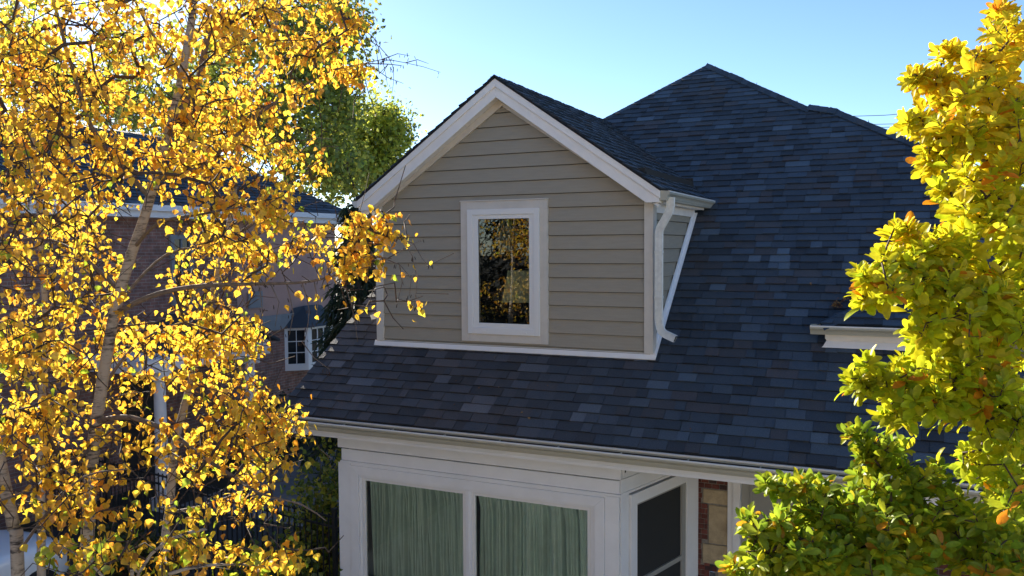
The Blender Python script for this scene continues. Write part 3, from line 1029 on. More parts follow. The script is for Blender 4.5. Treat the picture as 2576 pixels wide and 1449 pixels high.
def leaf_verts_magnolia():
    v = np.array([(0, 0, 0), (.10, .18, .03), (.20, .50, .06), (.21, .74, .05), (.11, .94, .0), (0, 1.0, -.06), (-.11, .94, 0), (-.21, .74, .05), (-.20, .50, .06), (-.10, .18, .03),
                  (0, .35, .0), (0, .70, .0)])
    f = [(0, 1, 10), (10, 1, 2, 3, 11), (11, 3, 4, 5), (0, 10, 9), (10, 11, 7, 8, 9), (11, 5, 6, 7)]
    return v, f


def leaf_verts_simple():
    v = np.array([(0, 0, 0), (.4, .45, .1), (0, 1, 0), (-.4, .45, .1)])
    return v, [(0, 1, 2), (0, 2, 3)]


def leaves_mesh(name, pos, ydir, ndir, size, cols, tmpl, material, parent, curl=None):
    """pos, ydir (base to tip), ndir (normal hint), size, cols arrays"""
    v, f = tmpl
    N = len(pos)
    y = ydir / (np.linalg.norm(ydir, axis=1, keepdims=True) + 1e-9)
    x = np.cross(y, ndir); x /= np.linalg.norm(x, axis=1, keepdims=True) + 1e-9
    z = np.cross(x, y)
    vv = v[None, :, :] * size[:, None, None]
    if curl is not None:
        vv = vv.copy(); vv[:, :, 2] += curl[:, None] * size[:, None] * v[None, :, 1] ** 2
    W_ = pos[:, None, :] + vv[:, :, 0:1] * x[:, None, :] + vv[:, :, 1:2] * y[:, None, :] + vv[:, :, 2:3] * z[:, None, :]
    nv = len(v)
    verts = W_.reshape(-1, 3)
    ls = []; lt = []
    for q in f: lt.append(len(q)); ls.extend(q)
    loops = (np.array(ls)[None, :] + (np.arange(N) * nv)[:, None]).ravel()
    tot = np.tile(np.array(lt), N)
    start = np.concatenate([[0], np.cumsum(tot)[:-1]])
    me = bpy.data.meshes.new(name)
    me.vertices.add(len(verts)); me.vertices.foreach_set('co', verts.ravel().astype(np.float32))
    me.loops.add(len(loops)); me.loops.foreach_set('vertex_index', loops.astype(np.int32))
    me.polygons.add(len(tot)); me.polygons.foreach_set('loop_start', start.astype(np.int32)); me.polygons.foreach_set('loop_total', tot.astype(np.int32))
    me.materials.append(material)
    ca = me.color_attributes.new('tint', 'FLOAT_COLOR', 'POINT')
    cc = np.ones((N, nv, 4)); cc[:, :, :3] = cols[:, None, :]
    ca.data.foreach_set('color', cc.ravel().astype(np.float32))
    me.update(calc_edges=True); me.validate()
    o = bpy.data.objects.new(name, me); COL.objects.link(o)
    if parent: o.parent = parent
    return o


# ================================================================== GENERIC TREE GROWER
class Skel:
    def __init__(self):
        self.p = []; self.r = []; self.par = []; self.main = []

    def path(self, pts, r0, r1, step=.09, par=None):
        pts = [np.array(p, float) for p in pts]
        # resample with catmull-rom
        out = []
        n = len(pts)
        for i in range(n - 1):
            a = pts[max(i - 1, 0)]; b = pts[i]; c = pts[i + 1]; d = pts[min(i + 2, n - 1)]
            k = max(1, int(np.linalg.norm(c - b) / step))
            for j in range(k):
                t = j / k
                out.append(.5 * ((2 * b) + (-a + c) * t + (2 * a - 5 * b + 4 * c - d) * t * t + (-a + 3 * b - 3 * c + d) * t ** 3))
        out.append(pts[-1])
        m = len(out); prev = par if par is not None else -1
        ids = []
        for i, q in enumerate(out):
            self.p.append(q); self.r.append(r0 + (r1 - r0) * i / max(1, m - 1)); self.par.append(prev); self.main.append(True)
            prev = len(self.p) - 1; ids.append(prev)
        return ids

    def nearest(self, q):
        a = np.array(self.p); return int(np.argmin(((a - q) ** 2).sum(1)))

    def grow(self, att, rg, droop=.15, rbase=.0029, bend=.12, cand_k=1.0, up=0.0):
        """attach every attractor by a curved twig to the nearest node; returns tip node ids"""
        cap = len(self.p) + len(att) * 6 + 10
        A = np.zeros((cap, 3)); n = len(self.p); A[:n] = np.array(self.p)
        base = A[:n].copy()
        # order by distance to the main skeleton
        dist = np.array([np.min(((base - q) ** 2).sum(1)) for q in att])
        tips = []
        for idx in np.argsort(dist):
            q = att[idx]
            d2 = ((A[:n] - q) ** 2).sum(1)
            j = int(np.argmin(d2)); L = math.sqrt(d2[j])
            a = A[j]
            seg = max(1, min(5, int(L / .14)))
            prev = j
            side_ = rg.normal(size=3) * bend * L
            for s in range(1, seg + 1):
                t = s / seg
                p = a + (q - a) * t + side_ * math.sin(math.pi * t) + np.array([0, 0, 1]) * (droop * L * math.sin(math.pi * t))
                A[n] = p
                self.p.append(p); self.r.append(0.0); self.par.append(prev); self.main.append(False)
                prev = n; n += 1
            tips.append(prev)
        # radii from the number of descendants
        cnt = np.zeros(n)
        for t in tips: cnt[t] += 1
        for i in range(n - 1, -1, -1):
            if self.par[i] >= 0: cnt[self.par[i]] += cnt[i]
        for i in range(n):
            if not self.main[i]: self.r[i] = rbase * (max(cnt[i], 1) ** .42)
        return tips

    def mesh(self, mb_main, mb_twig, nmain=9, ntwig=4, mb_limb=None, rl=.032):
        # main chains as continuous tubes, twigs as chains
        n = len(self.p)
        child = [[] for _ in range(n)]
        for i in range(n):
            if self.par[i] >= 0: child[self.par[i]].append(i)
        done = [False] * n
        for i in range(n):
            if done[i]: continue
            start_par = self.par[i]
            chain = ([start_par] if start_par >= 0 else []) + [i]
            done[i] = True
            cur = i
            while True:
                nx = [c for c in child[cur] if not done[c] and self.main[c] == self.main[i] and (c == cur + 1 or not self.main[i])]
                if not nx: break
                c = max(nx, key=lambda k: self.r[k]); chain.append(c); done[c] = True; cur = c
            if len(chain) < 2: continue
            rr = [self.r[k] for k in chain]
            if start_par >= 0: rr[0] = min(rr[0], rr[1] * 1.25)
            if self.main[i]:
                (mb_limb if mb_limb is not None and max(rr) < rl else mb_main).tube([self.p[k] for k in chain], rr, nmain, cap=True)
            else:
                mb_twig.tube([self.p[k] for k in chain], rr, ntwig if max(rr) < .008 else 6, cap=False)


def blobs(specs, rg):
    """specs: (px, py, rx, ry, depth, half depth, count): points spread through real volume"""
    out = []
    for (px, py, rx, ry, d, dd, n) in specs:
        k = 0
        while k < n:
            x, y, z = rg.uniform(-1, 1, 3)
            if x * x + y * y + z * z * .6 > 1: continue
            out.append(at(px + rx * x, py + ry * y, d + dd * z)); k += 1
    return np.array(out)


def P3(l, d=None):
    """list of (px, py) or (px, py, depth) to points"""
    return [at(p[0], p[1], p[2] if len(p) > 2 else d) for p in l]


def birch_colors(n, rg, green=0.04, orange=0.12, k=None):
    c = np.zeros((n, 3))
    for i in range(n):
        u = rg.rand()
        if u < green: b = np.array([.40, .52, .04])
        elif u < green + .10: b = np.array([.88, .68, .06])
        elif u < green + .10 + orange: b = np.array([.90, .40, .03])
        elif u < green + .2 + orange: b = np.array([.70, .38, .05])
        else: b = np.array([.96, .61, .05])
        c[i] = b * rg.uniform(.82, 1.08) * np.array([1, rg.uniform(.88, 1.1), 1])
    return np.clip(c, 0, .97)


def birch(label, paths, specs, seed, dens=6, size=(.043, .068), green=.04, orange=.12, bark='bark', spread=.115, group=None, extra_bare=None, cats=0):
    """paths: list of (points, r0, r1, parent path index or None)"""
    rg = np.random.RandomState(seed)
    sk = Skel(); ids = []
    for (pts, r0, r1, par) in paths:
        pp = None
        if par is not None: pp = sk.nearest(np.array(pts[0]))
        ids.append(sk.path(pts, r0, r1, par=pp))
    att = blobs([q[:6] + (max(1, int(q[6] * (.92 if q[1] < 900 else .68))),) for q in specs], rg)
    tips = sk.grow(att, rg, droop=.10)
    root_loc = np.array(sk.p[0]).copy(); root_loc[2] = 0
    root = empty('birch_tree', tuple(root_loc))
    tag(root, label, 'tree', group)
    m1, m2 = MB(), MB()
    # bare hanging twigs
    bare = att[rg.choice(len(att), int(len(att) * 1.25), replace=True)] + rg.normal(size=(int(len(att) * 1.25), 3)) * .13 - np.array([0, 0, .06])
    if extra_bare is not None and len(extra_bare): bare = np.concatenate([bare, np.array(extra_bare)])
    if len(bare):
        sk.grow(bare, rg, droop=.08, rbase=.0028, bend=.10)
    m3 = MB(); sk.mesh(m1, m2, mb_limb=m3)
    off = -root_loc
    for m_ in (m1, m2, m3): m_.v = [tuple(np.array(v) + off) for v in m_.v]
    if not m1.v: m1, m3 = m3, m1
    tr = m1.build('trunk', M[bark], root, smooth=True)
    n0 = len(m2.v); m2.v += m3.v; m2.f += [tuple(i + n0 for i in f) for f in m3.f]; m2.c += m3.c; m2.m += [1] * len(m3.f)
    m2.build('branches', [M['twig'], M['limb']], root, smooth=True)
    if cats:
        cn = [i for i in range(len(sk.p)) if sk.r[i] < .0045 and sk.par[i] >= 0 and sk.main[i]]
        cn = [cn[i] for i in rg.choice(len(cn), cats)]
        cp = np.array([sk.p[i] for i in cn]) + rg.normal(size=(cats, 3)) * np.array([.018, .018, .01])
        cv = np.array([(.0, 0, 0), (.09, .15, 0), (.10, .8, 0), (0, 1, 0), (-.10, .8, 0), (-.09, .15, 0), (0, .15, .09), (0, .8, .10), (0, .8, -.10), (0, .15, -.09)])
        cf = [(0, 1, 6), (0, 6, 5), (0, 5, 9), (0, 9, 1), (1, 2, 7, 6), (6, 7, 4, 5), (5, 4, 8, 9), (9, 8, 2, 1), (2, 3, 7), (7, 3, 4), (4, 3, 8), (8, 3, 2)]
        ck = leaves_mesh('catkins', cp + off, rg.normal(size=(cats, 3)) * .22 + np.array([0, 0, -1]), rg.normal(size=(cats, 3)), rg.uniform(.022, .038, cats), np.tile(np.array([.07, .045, .035]), (cats, 1)), (cv, cf), M['fleaf'], root)
        ck['kind'] = 'stuff'
    # leaves around the outer twigs
    P = []; Y = []
    ends = []
    for t in tips:
        a = sk.p[t]; b = sk.p[sk.par[t]]
        k = rg.poisson(dens * 1.25) if rg.rand() > .12 else 1
        for _ in range(k):
            u = rg.uniform(-.2, 1.5)
            q = a + (b - a) * u + rg.normal(size=3) * spread * .5 * np.array([1, 1, .7])
            P.append(q)
            Y.append(np.array([rg.normal() * .45, rg.normal() * .45, -1 + rg.normal() * .35]))
    P = np.array(P); Y = np.array(Y); n = len(P)
    ND = rg.normal(size=(n, 3)); ND[:, 2] *= .3
    sz = rg.uniform(size[0] * .8, size[1], n) * .90
    leaves_mesh('crown', P + off, Y, ND, sz, birch_colors(n, rg, green, orange), leaf_verts_birch(), M['leaf'], root, curl=rg.uniform(-.55, .45, n))
    return root


# ================================================================== SETTING: ground
mb = MB()
G = 400
mb.face([(-G, -G, 0), (G, -G, 0), (G, G, 0), (-G, G, 0)])
gr = mb.build('ground', mat('dark_soil', (.05, .045, .03), .95, nscale=1.5, namt=.5), None); tag(gr, kind='structure')
mb = MB(); mb.face([(-14.2, -20, .004), (-8.3, -20, .004), (-8.3, 12, .004), (-14.2, 12, .004)])
tag(mb.build('driveway', M['asphalt'], None), kind='structure')
mb = MB(); mb.face([(-8.2, -60, .008), (60, -60, .008), (60, 7.6, .008), (-8.2, 7.6, .008)])
tag(mb.build('lawn', mat('dry_lawn', (.46, .40, .27), .95, nscale=3, namt=.35), None), kind='structure')  # pale ground added out of view, bouncing sunlight up to the facade
# driveway gravel glimpse beyond the bay corner
mb = MB(); mb.face([(-13.2, 12.2, .006), (-7.2, 12.2, .006), (-7.2, 19, .006), (-13.2, 19, .006)])
tag(mb.build('path', mat('grey_path', (.20, .20, .21), .9, nscale=4, namt=.2), None), kind='structure')


# ================================================================== NEIGHBOURING BRICK HOUSE
nb = empty('brick_house', (-18, 14, 0)); O = np.array([18.0, -14.0, 0])
tag(nb, 'two storey brick and pink rendered house with dark hip roof behind the yellow birches', 'house')


def nbuild(mb, name, m, parent=nb, **k):
    mb.v = [tuple(np.array(v) + O) for v in mb.v]
    return mb.build(name, m, parent, **k)


NX = -15.0; NY1 = 19.9
mb = MB(); mb.box((-21.6, 2, 0), (NX, NY1, 3.05)); w_ = nbuild(mb, 'lower_wall', M['brickside'])
mb = MB(); mb.box((-21.5, 15.9, 3.05), (NX - .02, NY1, 6.1)); nbuild(mb, 'upper_wall', M['stucco'])
mb = MB(); mb.box((-21.5, 2, 3.051), (NX - .01, 15.89, 6.1)); nbuild(mb, 'upper_wall', M['brickside'])
mb = MB(); mb.box((NX - .005, 15.8, 3.02), (NX + .05, NY1 + .03, 3.42)); band = nbuild(mb, 'stone_band', M['bluegrey'])
for (z0, z1) in ((3.66, 4.08), (4.3, 4.72), (4.94, 5.4)):
    mb = MB(); mb.box((NX + .001, 16.25, z0), (NX + .04, 16.75, z1)); nbuild(mb, 'quoin_block', M['bluegrey'])
mb = MB(); mb.box((NX, 2, 5.86), (NX + .42, NY1 + .4, 6.12)); mb.box((-21.9, NY1, 5.86), (NX, NY1 + .4, 6.12)); nbuild(mb, 'fascia', M['white'])
mb = MB(); mb.box((NX + .425, 2, 6.0), (NX + .53, NY1 + .5, 6.13)); nbuild(mb, 'gutter', M['white'])
# hip roof
pr = math.radians(30); c_, s_ = math.cos(pr), math.sin(pr)
EX = NX + .45; EY = NY1 + .45; EZ = 6.13; HW = 3.6
mb = MB()
shingles(mb, (EX, 0, EZ), (0, 1, 0), (-c_, 0, s_), (s_, 0, c_), lambda v: 1.0, lambda v: EY - v * c_, 0, HW / c_, 77, expo=.16, tabw=(.2, .6))
rf = nbuild(mb, 'roof', M['shingle'])
mb = MB()
rz = EZ + HW * math.tan(pr)
mb.face([(EX, 1, EZ - .01), (EX, EY, EZ - .01), (EX - HW, EY - HW, rz - .01), (EX - HW, 1, rz - .01)])
mb.face([(EX, EY, EZ - .01), (EX - 2 * HW, EY, EZ - .01), (EX - HW, EY - HW, rz - .01)])
mb.face([(EX - 2 * HW, EY, EZ - .01), (EX - 2 * HW, 1, EZ - .01), (EX - HW, 1, rz - .01), (EX - HW, EY - HW, rz - .01)])
nbuild(mb, 'roof_deck', M['deck'])
# upper windows
for (y0, y1) in ((13.9, 14.35),):
    mb = MB()
    mb.box((NX - .005, y0 - .1, 3.9), (NX + .06, y0, 5.5)); mb.box((NX - .005, y1, 3.9), (NX + .06, y1 + .1, 5.5)); mb.box((NX - .005, y0, 5.4), (NX + .06, y1, 5.5)); mb.box((NX - .005, y0, 3.9), (NX + .06, y1, 4.0))
    mb.box((NX + .0, (y0 + y1) / 2 - .02, 4.0), (NX + .04, (y0 + y1) / 2 + .02, 5.4)); mb.box((NX + .0, y0, 4.68), (NX + .04, y1, 4.72))
    fo = nbuild(mb, 'window', M['bluegrey'])
    mb = MB(); mb.box((NX - .003, y0, 4.0), (NX + .012, y1, 5.4)); nbuild(mb, 'window_pane', M['carglass'])
# bay window facing the drive: left angled light, front light
by0, by1, bz0, bz1 = 17.6, 19.55, 2.0, 3.02
mb = MB()
pl = [(NX, by0), (NX + .45, by0 + .42), (NX + .45, by1 - .42), (NX, by1)]
mb.hexa([(x, y, bz0 - .12) for x, y in pl], [(x, y, bz0 + .06) for x, y in pl]); mb.hexa([(x, y, bz1 - .05) for x, y in pl], [(x, y, bz1 + .03) for x, y in pl])


def post(mb, p, q, t0, t1, z0, z1, off=.0, th=.07):
    p = np.array([p[0], p[1], 0.0]); q = np.array([q[0], q[1], 0.0]); d = q - p; L = np.linalg.norm(d); d /= L; nr = np.array([d[1], -d[0], 0])
    if nr[0] < 0: nr = -nr
    a = [p + d * t0 * L + nr * off, p + d * t1 * L + nr * off, p + d * t1 * L + nr * (off - th), p + d * t0 * L + nr * (off - th)]
    mb.hexa([v + (0, 0, z0) for v in a], [v + (0, 0, z1) for v in a])


for (p, q, n_) in ((pl[0], pl[1], 2), (pl[1], pl[2], 3), (pl[2], pl[3], 2)):
    post(mb, p, q, 0, .14, bz0 + .06, bz1 - .05); post(mb, p, q, .86, 1, bz0 + .06, bz1 - .05)
bw = nbuild(mb, 'bay_window', M['white'])
mb = MB()
for (p, q, n_) in ((pl[0], pl[1], 2), (pl[1], pl[2], 3), (pl[2], pl[3], 2)):
    for i in range(1, n_):
        t = .14 + .72 * i / n_
        post(mb, p, q, t - .015, t + .015, bz0 + .06, bz1 - .05, off=-.015, th=.02)
    for k in (1, 2):
        zc = bz0 + .06 + (bz1 - bz0 - .11) * k / 3
        post(mb, p, q, .14, .86, zc - .01, zc + .01, off=-.016, th=.02)
g1 = nbuild(mb, 'glazing_bar', M['white'])
mb = MB()
for (p, q) in ((pl[0], pl[1]), (pl[1], pl[2]), (pl[2], pl[3])): post(mb, p, q, .13, .87, bz0 + .05, bz1 - .04, off=-.04, th=.01)
nbuild(mb, 'bay_pane', M['carglass'])
mb = MB()
pe = [(NX, by0 - .12), (NX + .56, by0 + .36), (NX + .56, by1 - .36), (NX, by1 + .12)]
top = [(NX, by0 + .35, 3.55), (NX + .12, by0 + .7, 3.6), (NX + .12, by1 - .7, 3.6), (NX, by1 - .35, 3.55)]
lo = [(x, y, 3.04) for x, y in pe]
for i in range(3): mb.face([lo[i], lo[i + 1], top[i + 1], top[i]], TONES[i])
mb.face(top, TONES[0]); mb.face([(x, y, z - .0) for x, y, z in lo][::-1], TONES[3])
nbuild(mb, 'bay_roof', M['shingle'])
# porch: gabled roof on white columns
mb = MB()
px0, px1 = NX, NX + 1.9
mb.prism([(px0, 14.95, 3.05), (px0, 13.75, 3.6), (px0, 12.55, 3.05)], (px1 - px0 - .05, 0, 0))
mb.box((px0, 11.3, 2.78), (px1 - .02, 14.9, 3.04))
nbuild(mb, 'porch_gable', M['white'])
mb = MB()
for s in (-1, 1):
    a = [(px0, 13.75, 3.66), (px0, 13.75 + s * 1.35, 3.04), (px0, 13.75 + s * 1.35, 3.10), (px0, 13.75, 3.72)]
    mb.prism(a, (px1 - px0 + .1, 0, 0), TONES[1])
nbuild(mb, 'porch_roof', M['shingle'])
for y in (14.42, 11.9):
    mb = MB(); x = -13.3
    mb.tube([(x, y, .25), (x, y, 2.6)], [.13, .11], 16); mb.box((x - .17, y - .17, 0), (x + .17, y + .17, .25)); mb.box((x - .16, y - .16, 2.6), (x + .16, y + .16, 2.78))
    nbuild(mb, 'column', M['white'], smooth=False)
mb = MB(); mb.box((NX - .001, 12.4, .2), (NX + .03, 13.4, 2.4)); nbuild(mb, 'door', M['dark'])

# ================================================================== ADDED HOUSE BEHIND THE VIEWPOINT (unseen, bounces sun onto the facade)
ho = empty('street_house', (8, -12, 0))
tag(ho, 'cream rendered house across the street, behind the viewpoint', 'house')
O2 = np.array([-8.0, 12.0, 0])
mcream = mat('cream_render', (.78, .66, .50), .85, nscale=1, namt=.08)
mb = MB(); mb.box((-6, -20, 0), (24, -12, 7.6)); mb.v = [tuple(np.array(v) + O2) for v in mb.v]; mb.build('wall', mcream, ho)
mb = MB(); mb.hexa([(-6.5, -20.5, 7.61), (24.5, -20.5, 7.61), (24.5, -11.4, 7.61), (-6.5, -11.4, 7.61)], [(-3, -16.5, 10), (21, -16.5, 10), (21, -15.5, 10), (-3, -15.5, 10)])
mb.v = [tuple(np.array(v) + O2) for v in mb.v]; mb.build('roof', M['deck'], ho)
for x in (-3, 2, 7, 12, 17, 21.5):
    for z in (1.0, 4.4):
        mb = MB(); mb.box((x - .6, -12.0, z), (x + .6, -11.95, z + 1.5)); mb.v = [tuple(np.array(v) + O2) for v in mb.v]
        w = mb.build('window', M['white'], ho)
        mb = MB(); mb.box((x - .5, -11.949, z + .1), (x + .5, -11.94, z + 1.4)); mb.v = [tuple(np.array(v) + O2) for v in mb.v]; mb.build('window_pane', M['carglass'], w)

# ================================================================== FENCE
fn = empty('iron_fence', (-9, 9.6, 0))
tag(fn, 'black iron picket fence between the driveway and the bay corner', 'fence')
A = np.array([-14.4, 10.32, 0.]); B = np.array([-6.97, 9.25, 0.]); d = (B - A); Lf_ = np.linalg.norm(d); d /= Lf_
o9 = np.array([9.0, -9.6, 0])
npost = 0
n_ = int(Lf_ / .115)
for i in range(n_ + 1):
    p = A + d * Lf_ * i / n_
    mb = MB(); big = i % 16 == 0
    r = .028 if big else .008
    mb.tube([p + o9 + (0, 0, 0), p + o9 + (0, 0, 1.56 if big else 1.50)], r * 1.41, 4, square=True)
    if big: mb.box(tuple(p + o9 + (-.035, -.035, 1.56)), tuple(p + o9 + (.035, .035, 1.59)))
    mb.build('post' if big else 'picket', M['black'], fn)
for z in (.2, 1.32, 1.46):
    mb = MB(); mb.tube([A + o9 + (0, 0, z), B + o9 + (0, 0, z)], .018, 4, square=True); mb.build('rail', M['black'], fn)

# ================================================================== WHITE CAR (nose towards the fence)
car = empty('parked_car', (-11.9, 6.3, 0))
tag(car, 'white car parked on the driveway beyond the birch trunks, bonnet towards the fence', 'car')


def car_body():
    # cross sections along y (nose at +y), each a ring of (x, z)
    st = [(-2.15, .66, .45, .86, .80), (-2.05, .82, .32, .98, .93), (-1.5, .88, .24, 1.03, .97), (-.6, .90, .22, 1.0, .97), (.4, .90, .22, .99, .97),
          (1.0, .89, .22, 1.02, .96), (1.5, .86, .24, .98, .90), (1.9, .78, .30, .90, .82), (2.1, .62, .40, .76, .68)]
    mb = MB(); n = 0; k = 0
    rings = []
    for (y, w, z0, z1, zs) in st:
        ring = [(-w * .9, z0), (-w, z0 + .12), (-w, zs - .18), (-w * .96, zs - .02), (-w * .8, z1 - .01), (-w * .4, z1 + .015), (0, z1 + .025), (w * .4, z1 + .015), (w * .8, z1 - .01), (w * .96, zs - .02), (w, zs - .18), (w, z0 + .12), (w * .9, z0)]
        rings.append([(x, y, z) for x, z in ring])
    k = len(rings[0])
    for r_ in rings: mb.v.extend(r_)
    for i in range(len(rings) - 1):
        for j in range(k):
            q = (j + 1) % k
            mb.f.append((i * k + j, i * k + q, (i + 1) * k + q, (i + 1) * k + j)); mb.c.append(mb.col); mb.m.append(0)
    mb.f.append(tuple(range(k))[::-1]); mb.c.append(mb.col); mb.m.append(0)
    mb.f.append(tuple(range((len(rings) - 1) * k, len(rings) * k))); mb.c.append(mb.col); mb.m.append(0)
    return mb


o = car_body().build('body', M['car'], car, smooth=True)
md = o.modifiers.new('s', 'SUBSURF'); md.levels = 2; md.render_levels = 2
mb = MB()   # cabin: glasshouse and roof
lo = [(-.80, -1.85, .95), (.80, -1.85, .95), (.80, .75, .97), (-.80, .75, .97)]; hi = [(-.60, -1.35, 1.42), (.60, -1.35, 1.42), (.60, -.05, 1.44), (-.60, -.05, 1.44)]
mb.hexa(lo, hi); mb.build('windows', M['carglass'], car, bevel=.03)
mb = MB(); mb.hexa([(-.62, -1.4, 1.42), (.62, -1.4, 1.42), (.62, .0, 1.44), (-.62, .0, 1.44)], [(-.55, -1.25, 1.475), (.55, -1.25, 1.475), (.55, -.15, 1.485), (-.55, -.15, 1.485)])
mb.build('roof', M['car'], car, bevel=.02)
for sx in (-1, 1):
    mb = MB()
    for (a, b) in (((.81 * sx, .80, .97), (.61 * sx, -.02, 1.44)), ((.81 * sx, -1.9, .96), (.61 * sx, -1.38, 1.43)), ((.81 * sx, -.55, .98), (.62 * sx, -.6, 1.44))):
        mb.tube([a, b], .035, 6)
    mb.build('pillar', M['car'], car)
    mb = MB(); mb.tube([(.60 * sx, 2.02, .72), (.72 * sx, 1.9, .74), (.80 * sx, 1.7, .77)], [.05, .07, .04], 8); mb.build('headlight', M['lamp'], car)
    mb = MB(); mb.box((min(.92 * sx, 1.08 * sx), .45, .98), (max(.92 * sx, 1.08 * sx), .58, 1.10)); mb.build('wing_mirror', M['car'], car, bevel=.03)
    for y in (-1.35, 1.35):
        mb = MB()
        cx_ = .80 * sx
        mb.tube([(cx_ - .11, y, .33), (cx_ - .10, y, .33), (cx_ + .10, y, .33), (cx_ + .11, y, .33)], [.27, .33, .33, .27], 24)
        wh = mb.build('wheel', M['tyre'], car)
        mb = MB(); mb.tube([(cx_ + sx * .105, y, .33), (cx_ + sx * .125, y, .33)], [.21, .19], 20); mb.build('rim', M['chrome'], wh)

# ================================================================== BACKGROUND TREES
def far_tree(name, label, base, height, specs, n_leaf, lsize, pal, seed, trunk_r=.22, cat='tree', group=None, dens=None, tilt=.5, nlimb=None, barkm='limb', tmpl=None):
    rg = np.random.RandomState(seed)
    base = np.array(base, float)
    att = blobs(specs, rg)
    sk = Skel()
    cx = att.mean(0); topz = att[:, 2].max()
    mid = np.array([base[0] * .5 + cx[0] * .5, base[1] * .5 + cx[1] * .5, base[2] + (topz - base[2]) * .5])
    sk.path([base, base + (mid - base) * .5 + rg.normal(size=3) * .1, mid, np.array([cx[0], cx[1], base[2] + (topz - base[2]) * .93])], trunk_r, trunk_r * .12, step=.5)
    sub = att[rg.choice(len(att), min(len(att), 420), replace=False)]
    tips = sk.grow(sub, rg, droop=-.05, rbase=trunk_r * .055, bend=.08)
    root = empty(name, tuple(base)); tag(root, label, cat, group)
    m1, m2 = MB(), MB(); sk.mesh(m1, m2, 8, 4)
    for m_ in (m1, m2): m_.v = [tuple(np.array(v) - base) for v in m_.v]
    m1.build('trunk', M[barkm], root, smooth=True)
    m2.build('branches', M['twig'], root)
    n_leaf = int(n_leaf * 1.9)
    cl = att[rg.choice(len(att), n_leaf)]
    sp = dens or .35
    P = cl + rg.normal(size=(n_leaf, 3)) * sp
    Y = rg.normal(size=(n_leaf, 3)); Y[:, 2] -= tilt
    ND = rg.normal(size=(n_leaf, 3)); ND[:, 2] += .4
    pal = np.array(pal)
    cols = pal[rg.randint(0, len(pal), n_leaf)] * rg.uniform(.75, 1.2, (n_leaf, 1))
    leaves_mesh('crown', P - base, Y, ND, rg.uniform(lsize * .6, lsize * 1.3, n_leaf), np.clip(cols, 0, .95), tmpl or leaf_verts_simple(), M['fleaf'], root)
    return root


OLIVE = [(.22, .27, .06), (.30, .34, .07), (.17, .21, .05), (.42, .40, .08)]
YGREEN = [(.58, .62, .09), (.48, .54, .08), (.70, .66, .10), (.34, .43, .07)]
GOLD = [(.55, .38, .05), (.45, .30, .05), (.35, .30, .05), (.6, .45, .1)]
b0 = at(760, 1000, 34); b0[2] = 0
far_tree('deciduous_tree', 'tall dark olive tree rising above the neighbouring roof, behind the birches', b0, 16,
         [(640, 130, 200, 140, 34, 3, 130), (790, 90, 110, 150, 34, 3, 120), (860, 230, 60, 110, 33, 2, 60), (560, 300, 180, 110, 34, 3, 120), (760, 330, 130, 120, 33, 3, 130), (400, 280, 110, 90, 35, 3, 60),
          (840, 430, 90, 60, 32, 2, 60), (880, 60, 30, 60, 34, 1.5, 20)],
         11500, .20, OLIVE + OLIVE + YGREEN, 101, trunk_r=.35, dens=.42)
b0 = at(940, 1000, 38); b0[2] = 0
far_tree('deciduous_tree', 'rounded yellow green tree just left of the dormer eave', b0, 12,
         [(940, 330, 80, 75, 38, 2, 80), (985, 330, 45, 60, 38, 1.5, 45), (900, 420, 85, 60, 38, 2, 70), (950, 420, 45, 50, 38, 2, 40), (860, 360, 60, 80, 38, 2, 50)],
         6200, .19, YGREEN + [(.14, .17, .03)], 102, trunk_r=.25, dens=.38)
b0 = at(180, 1000, 40); b0[2] = 0
far_tree('deciduous_tree', 'sunlit golden tree far behind the brick house at the left', b0, 14,
         [(80, 190, 120, 130, 40, 3, 90), (260, 230, 120, 90, 40, 3, 80), (20, 60, 60, 80, 40, 3, 30), (330, 120, 60, 90, 40, 3, 30)],
         4200, .2, GOLD + YGREEN, 103, trunk_r=.3, dens=.5)
